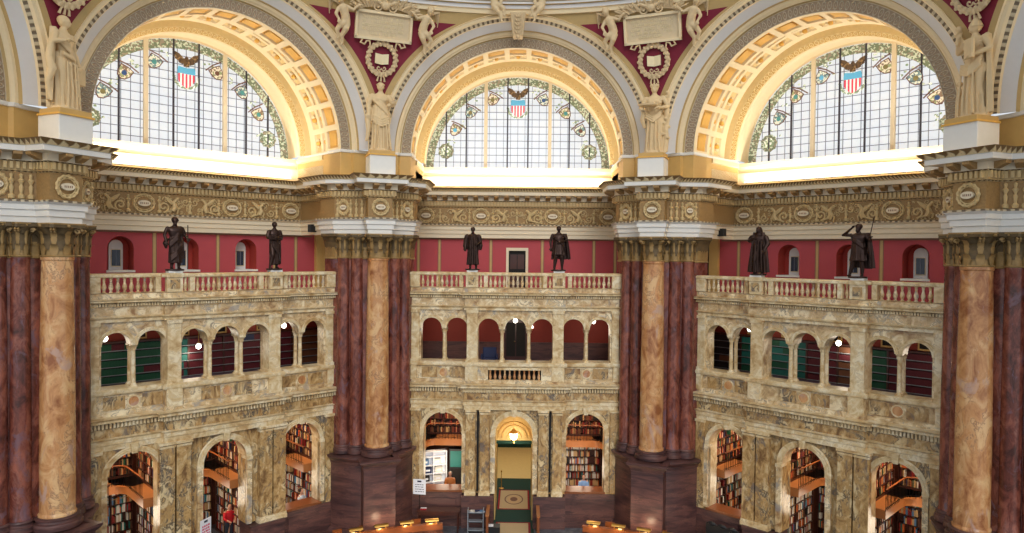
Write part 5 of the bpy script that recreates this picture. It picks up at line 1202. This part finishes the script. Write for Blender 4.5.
# ================================================================== FLOOR FURNITURE, SIGNS, PEOPLE
def pol(r, deg, z=0, rz=0): a = math.radians(deg); return Matrix.Translation((r*math.sin(a), r*math.cos(a), FL+z)) @ Matrix.Rotation(-a+rz, 4, 'Z')
def arcbox(mb, r0, r1, a0, a1, z0, z1, m, n=18):
    for i in range(n):
        a, b = math.radians(a0+(a1-a0)*i/n), math.radians(a0+(a1-a0)*(i+1)/n)
        mb.add([(r0*math.sin(a),r0*math.cos(a),z0),(r0*math.sin(b),r0*math.cos(b),z0),(r1*math.sin(b),r1*math.cos(b),z0),(r1*math.sin(a),r1*math.cos(a),z0),
                (r0*math.sin(a),r0*math.cos(a),z1),(r0*math.sin(b),r0*math.cos(b),z1),(r1*math.sin(b),r1*math.cos(b),z1),(r1*math.sin(a),r1*math.cos(a),z1)],
               [(4,5,6,7),(0,3,2,1),(0,1,5,4),(2,3,7,6)]+([(0,4,7,3)] if i == 0 else [])+([(1,2,6,5)] if i == n-1 else []), m)
G0 = Matrix.Translation((0,0,0))
for sd, (a0, a1), nm in ((-1,(-31,-12.3),'left'),(1,(12.3,31),'right')):
    R_ = empty('reading_desk', Matrix.Translation((0,0,0))); tag(R_, 'long curved wooden reading desk lit by brass lamps, %s of the carpet' % nm, 'desk', 'curved reading desks')
    k = MB(); arcbox(k, 14.1, 15.5, a0, a1, .72, .78, 'mahog'); k.build('desktop', R_)
    k = MB(); arcbox(k, 14.76, 14.84, a0, a1, .78, 1.02, 'walnut'); arcbox(k, 14.7, 14.9, a0, a1, 1.02, 1.06, 'walnut'); k.build('divider', R_)
    k = MB(); arcbox(k, 14.2, 15.4, a0+.3, a1-.3, .5, .72, 'mahog')
    for i in range(7): arcbox(k, 14.2, 15.4, a0+(a1-a0)*i/6.2+.2, a0+(a1-a0)*i/6.2+.5, 0, .5, 'mahog', 1)
    k.build('stand', R_)
for sd in (-1,1):
    for i in range(4):
        a = sd*(14.2+i*4.35); R_ = empty('desk_lamp', pol(14.8, a, -FL+1.06)); tag(R_, 'brass hooded reading lamp, %s from the carpet on the %s desk' % (ORD[i], ('left','right')[sd > 0]), 'lamp', 'brass desk lamps')
        k = MB(); k.tube([(-.2,0,0),(-.2,0,.16)], .014, 'brass', 6); k.tube([(.2,0,0),(.2,0,.16)], .014, 'brass', 6); k.box(-.24,.24,-.05,.05,0,.015,'brass'); k.build('base', R_)
        k = MB(); n = 8; pr = [(.13*math.cos(PI*t/n), .15+.09*math.sin(PI*t/n)) for t in range(n+1)]
        k.add([(x0_, y_, z_) for x0_ in (-.3,.3) for y_, z_ in pr], [(t, t+1, n+2+t, n+1+t) for t in range(n)]+[tuple(range(n+1)), tuple(range(2*n+1, n, -1))], 'brass'); k.build('hood', R_)
        k = MB(); k.tube([(-.22,0,.17),(.22,0,.17)], .02, 'lampglow', 8); k.build('bulb', R_)
        for q in (-.4,.4): point('desk_lamp_light', (pol(14.8, a, -FL+1.12) @ Matrix.Translation((0,q,0))).translation, 13, (1,.76,.48), .08)
# seats drawn up to the desks
def chair():
    R_ = empty('reading_chair', Matrix.Identity(4)); k = MB(); k.bbox(-.23,.23,-.22,.22,.42,.47,'walnut',.03); k.build('seat', R_)
    k = MB(); k.bbox(-.22,.22,-.25,-.2,.62,.9,'walnut',.02); k.build('backrest', R_)
    for x in (-.2,.2):
        for y in (-.2,.2): k = MB(); k.tube([(x,y,0),(x,y,.43 if y > 0 else .9)], .02, 'walnut', 6); k.build('leg', R_)
    return R_
ch = chair(); i0 = True
for sd in (-1,1):
    for i in range(4):
        o = ch if i0 else copy_tree(ch); i0 = False; o.matrix_world = pol(15.75, sd*(16.3+i*4.3), -FL, PI)
        tag(o, 'wooden reading chair behind the %s desk, %s from the carpet' % (('left','right')[sd > 0], ORD[i]), 'chair', 'reading chairs')
def sign(T, label, pink, w_=.62, h=.72, lines=4, base=1.25):
    R_ = empty('notice_sign', T); tag(R_, label, 'sign', 'notices on stands')
    k = MB(); k.box(-w_/2,w_/2,-.01,.01,base,base+h,'paper'); B2 = k.build('board', R_)
    k = MB(); k.tube([(0,.03,0),(0,.03,base+.1)], .018, 'iron', 8); k.lathe([(.2,0),(.2,.02),(.03,.04)], 'iron', 16, (0,.03)); k.build('stand', R_)
    k = MB(); k.box(-.1,.1,-.014,-.01,base+h-.14,base+h-.06,'ink'); mt = 'pink' if pink else 'ink'
    random.seed(3)
    for j in range(lines):
        z = base+h-.24-j*.11; x = -w_*.33
        while x < w_*.33: 
            q = random.uniform(.05,.12); k.box(x,min(x+q,w_*.36),-.014,-.01,z-(.07 if pink else .028),z,mt); x += q+.03
    k.build('printing', B2)
sign(bay(0,-4.46,16.2,-13.2,-.15), 'white notice with small dark print on a stand beside the left far pier', False, base=1.75)
sign(bay(-1,-1.1,16.1,-13.2,.5), 'white notice with pink print on a stand by the left bay doorway', True, .6, .85, base=1.72)
# counters in the windows of the middle bay
for s, lab in ((-3.46,'dark wooden service counter under the left arch of the middle bay'),):
    R_ = empty('service_desk', bay(0,s,16.3,-13.2)); tag(R_, lab, 'desk'); k = MB(); k.bbox(-1.1,.95,-.35,.3,.98,1.04,'mahog'); k.build('desktop', R_)
    for x in (-1.0,.85):
        for y in (-.28,.24): k = MB(); k.tube([(x,y,0),(x,y,.99)], .035, 'mahog', 8); k.build('leg', R_)
    k = MB(); k.box(-1.0,.85,-.26,.26,.8,.97,'mahog'); k.build('apron', R_)
R_ = empty('paper_stack', bay(0,-4.25,16.2,-13.2+1.04)); tag(R_, 'small pile of white leaflets with a red band on the service counter', 'leaflets'); k = MB(); k.box(-.14,.14,-.1,.1,0,.05,'paper'); k.build('sheets', R_); k = MB(); k.box(-.145,.145,-.104,-.05,.0,.054,'rugred'); k.build('band', R_)
R_ = empty('book_trolley', bay(0,-1.75,15.95,-13.2)); tag(R_, 'grey metal book trolley with three shelves left of the portal', 'trolley')
for z in (.18,.6,1.02): k = MB(); k.box(-.36,.36,-.2,.2,z,z+.03,'grey'); k.box(-.36,.36,-.2,-.18,z,z+.07,'grey'); k.build('shelf', R_)
for x in (-.36,.36): k = MB(); k.box(x-.02,x+.02,-.2,.2,.1,1.2,'grey'); k.build('side_panel', R_)
for x in (-.3,.3):
    for y in (-.15,.15): k = MB(); k.torus((x,y,.05), .035, .015, 'steel_dark', seg=12, ts=5); k.build('caster', R_)
for i, (x, c) in enumerate(((-.1,'white'),(.05,'navy'),(.18,'blue'))):
    o_ = MB(); o_.box(-.09,.09,-.13,.13,0,.03,'paper'); o_.box(-.1,.1,-.135,.14,.03,.036,BK[c]); o_.box(-.1,.1,-.135,.14,-.006,0,BK[c]); o_ = o_.build('magazine'); o_.matrix_world = bay(0,-1.75+x*1.6,15.95,-13.2+1.06,.3*i); tag(o_, '%s-covered magazine lying on top of the grey trolley' % c, 'magazine', 'magazines on the trolley')
R_ = empty('audio_rack', bay(0,-.95,15.6,-13.2)); tag(R_, 'low black equipment box with a white paper on top, left of the carpet', 'box'); k = MB(); k.bbox(-.3,.35,-.25,.25,0,.55,'steel_dark',.03); k.build('body', R_); k = MB(); k.box(-.18,.05,-.15,.12,.55,.57,'paper'); k.build('paper_sheet', R_)
R_ = empty('bench', bay(1,-3.36,16.25,-12.95)); tag(R_, 'black padded bench against the marble base under the far arch of the right bay', 'bench')
k = MB(); k.bbox(-.8,.8,-.25,.25,.3,.5,'steel_dark',.05); k.build('seat', R_); k = MB(); k.bbox(-.8,.8,.18,.3,.5,1.0,'steel_dark',.04); k.build('backrest', R_)
for x in (-.5,0,.5): k = MB(); k.ball((x,.2,1.02), (.2,.07,.09), 'steel_dark', 12, 8); k.build('headrest', R_)
for x in (-.7,.7): k = MB(); k.box(x-.04,x+.04,-.2,.2,0,.3,'iron'); k.build('leg', R_)
for sx in (-1,1):
    k = MB(); k.bbox(-.06,.06,-.7,.7,0,1.1,'walnut',.02); k.box(-.08,.08,-.72,.72,1.1,1.16,'oak'); o = k.build('wooden_barrier'); o.matrix_world = bay(0,sx*1.18,15.9,-13.2); tag(o, 'low walnut barrier %s of the carpet in front of the portal' % ('left','right')[sx > 0], 'barrier', 'walnut barriers')
# loudspeakers on the architrave
for b, s in ((-1,6.05),(1,-6.05)):
    R_ = empty('loudspeaker', bay(b,s-.0,19.6,.95)); tag(R_, 'small black loudspeaker fixed to the architrave at the inner corner of the %s bay' % BN[b], 'loudspeaker', 'architrave loudspeakers')
    k = MB(); sx = -1 if s > 0 else 1; k.bbox(sx*.45,sx*.45+.42,-.15,.15,.05,.42,'steel_dark',.02) if sx > 0 else k.bbox(sx*.45-.42,sx*.45,-.15,.15,.05,.42,'steel_dark',.02); k.build('cabinet', R_)
# left window of the middle bay: shelf of white boxes, teal screen
R_ = empty('white_shelf_unit', bay(0,-4.3,20.4,-13.2,.35)); tag(R_, 'white shelf unit stacked with pale files behind the left arch of the middle bay', 'shelf unit')
k = MB(); k.box(-.7,.7,.3,.34,0,2.6,'paper'); [k.box(x-.03,x+.03,0,.34,0,2.6,'paper') for x in (-.7,0,.7)]; k.build('carcass', R_)
for z in (.5,.95,1.4,1.85,2.3,2.58): k = MB(); k.box(-.7,.7,-.02,.34,z,z+.05,'paper'); k.build('shelf', R_)
for i, (x, z, c) in enumerate(((-.45,1.9,'blue'),(.2,1.9,'white'),(-.3,1.45,'navy'),(.3,1.45,'white'),(-.4,1.0,'black'),(.25,1.0,'white'))):
    k = MB(); k.bbox(-.2,.2,-.1,.12,0,.3,BK[c],.01); k.box(-.12,.12,-.104,-.1,.1,.2,'paper'); o = k.build('file_box'); o.matrix_world = bay(0,-4.3,20.4,-13.2,.35) @ Matrix.Translation((x,.15,z+.0)); tag(o, '%s file box on the %s level of the white shelf unit' % (c, {1.9:'upper',1.45:'middle',1.0:'lower'}[z]), 'box', 'file boxes')
R_ = empty('display_cabinet', bay(0,-2.95,20.6,-13.2)); tag(R_, 'tall dark cabinet with a teal panel behind the left arch of the middle bay', 'cabinet')
k = MB(); k.bbox(-.55,.55,0,.45,0,2.7,'steel_dark',.02); k.build('body', R_); k = MB(); k.box(-.48,.48,-.02,.0,1.75,2.6,BK['teal']); k.build('upper_panel', R_); k = MB(); k.box(-.48,.48,-.02,0,.2,1.65,'dark'); k.build('lower_panel', R_)
# people
def person(T, H, shirt, trousers, hair, label, seated=True, vox=.012):
    R_ = empty('person', T); tag(R_, label, 'person', None)
    S = lambda mb: [(x*H, y*H, z*H) for x, y, z in mb.v]
    mb = body(dict(armL=((-.14,-.05,.64),(-.07,-.17,.6)), armR=((.14,-.05,.64),(.07,-.17,.6)), knees=((-.06,-.22),(.06,-.22)) if seated else ((-.05,-.02),(.05,0)), ankles=((-.06,-.2),(.06,-.2)) if seated else ((-.05,0),(.06,.02)), hair='none', tilt=.2))
    if seated:
        mb.v = [(x, y, z) for x, y, z in mb.v]
    k = MB(); k.v = S(mb); k.f = mb.f; k.m = mb.m; k.mats = mb.mats; o = bpy.data.objects.new('body', remesh(k, 'body', vox*H, 'skin')); col.objects.link(o); o.parent = R_
    c = MB(); loft(c, [(.5,.012,0,.1,.078),(.6,.006,0,.088,.068),(.7,0,-.004,.103,.078),(.79,0,0,.118,.068),(.83,0,.004,.07,.045)], 7, .02, 28)
    for sx in (-1,1): c.tube([(sx*.108,0,.795),(sx*.14,-.05,.64),(sx*.1,-.12,.615)], [.046,.038,.032], 'plaster', 10)
    k = MB(); k.v = S(c); k.f = c.f; k.m = c.m; k.mats = c.mats; o = bpy.data.objects.new('shirt', remesh(k, 'shirt', vox*H, shirt)); col.objects.link(o); o.parent = R_
    c = MB()
    for sx in (-1,1): c.tube([(sx*.045,0,.54),(sx*.06,-.22 if seated else -.01,.3),(sx*.06,-.2 if seated else .01,.06)], [.075,.055,.04], 'plaster', 10)
    k = MB(); k.v = S(c); k.f = c.f; k.m = c.m; k.mats = c.mats; o = bpy.data.objects.new('trousers', remesh(k, 'trousers', vox*H, trousers)); col.objects.link(o); o.parent = R_
    c = MB(); c.ball((0,.012,.955), (.06,.07,.06), 'plaster', 14, 10); c.v = S(c); c.mats = [M[hair]]; o = c.build('hair', R_)
M['shirt_orange'] = plain('orange_jumper', (190,110,50), .8); M['shirt_blue'] = plain('pale_blue_shirt', (150,180,220), .8); M['shirt_white'] = plain('white_shirt', (235,235,235), .8); M['coat_red'] = plain('red_coat', (196,24,34), .8); M['trouser'] = plain('dark_trousers', (36,38,50), .8); M['hair_grey'] = plain('grey_hair', (150,140,130), .8)
person(bay(0,-3.22,18.4,-12.75), 1.72, 'shirt_orange', 'trouser', 'hair_grey', 'person in an orange jumper at the counter behind the left arch, middle bay', False)
person(bay(0,3.53,18.4,-12.75), 1.66, 'shirt_blue', 'trouser', 'hair', 'person in a pale blue shirt behind the right arch of the middle bay', False)
person(bay(-1,4.15,18.3,-12.9,.5), 1.75, 'shirt_white', 'trouser', 'hair', 'person in a white shirt leaning forward behind the far arch of the left bay', False)
person(bay(-1,1.2,19.4,-13.2), 1.75, 'coat_red', 'trouser', 'hair', 'person in a red coat among the shelves through the middle doorway, left bay', False)
# green carpet in the doorways of the side bays
for b in (-1,1):
    R_ = empty('doorway_carpet', bay(b,0,17,-13.19)); tag(R_, 'green carpet strip edged crimson in the middle doorway of the %s bay' % BN[b], 'carpet', 'doorway carpets')
    k = MB(); k.box(-.95,.95,-1.6,4.5,0,.012,'green'); k.build('pile_ground', R_); k = MB(); k.box(-.8,.8,-1.5,.6,.012,.016,'rugred'); k.box(-.68,.68,-1.4,.5,.016,.02,'rug'); k.build('woven_panel', R_)
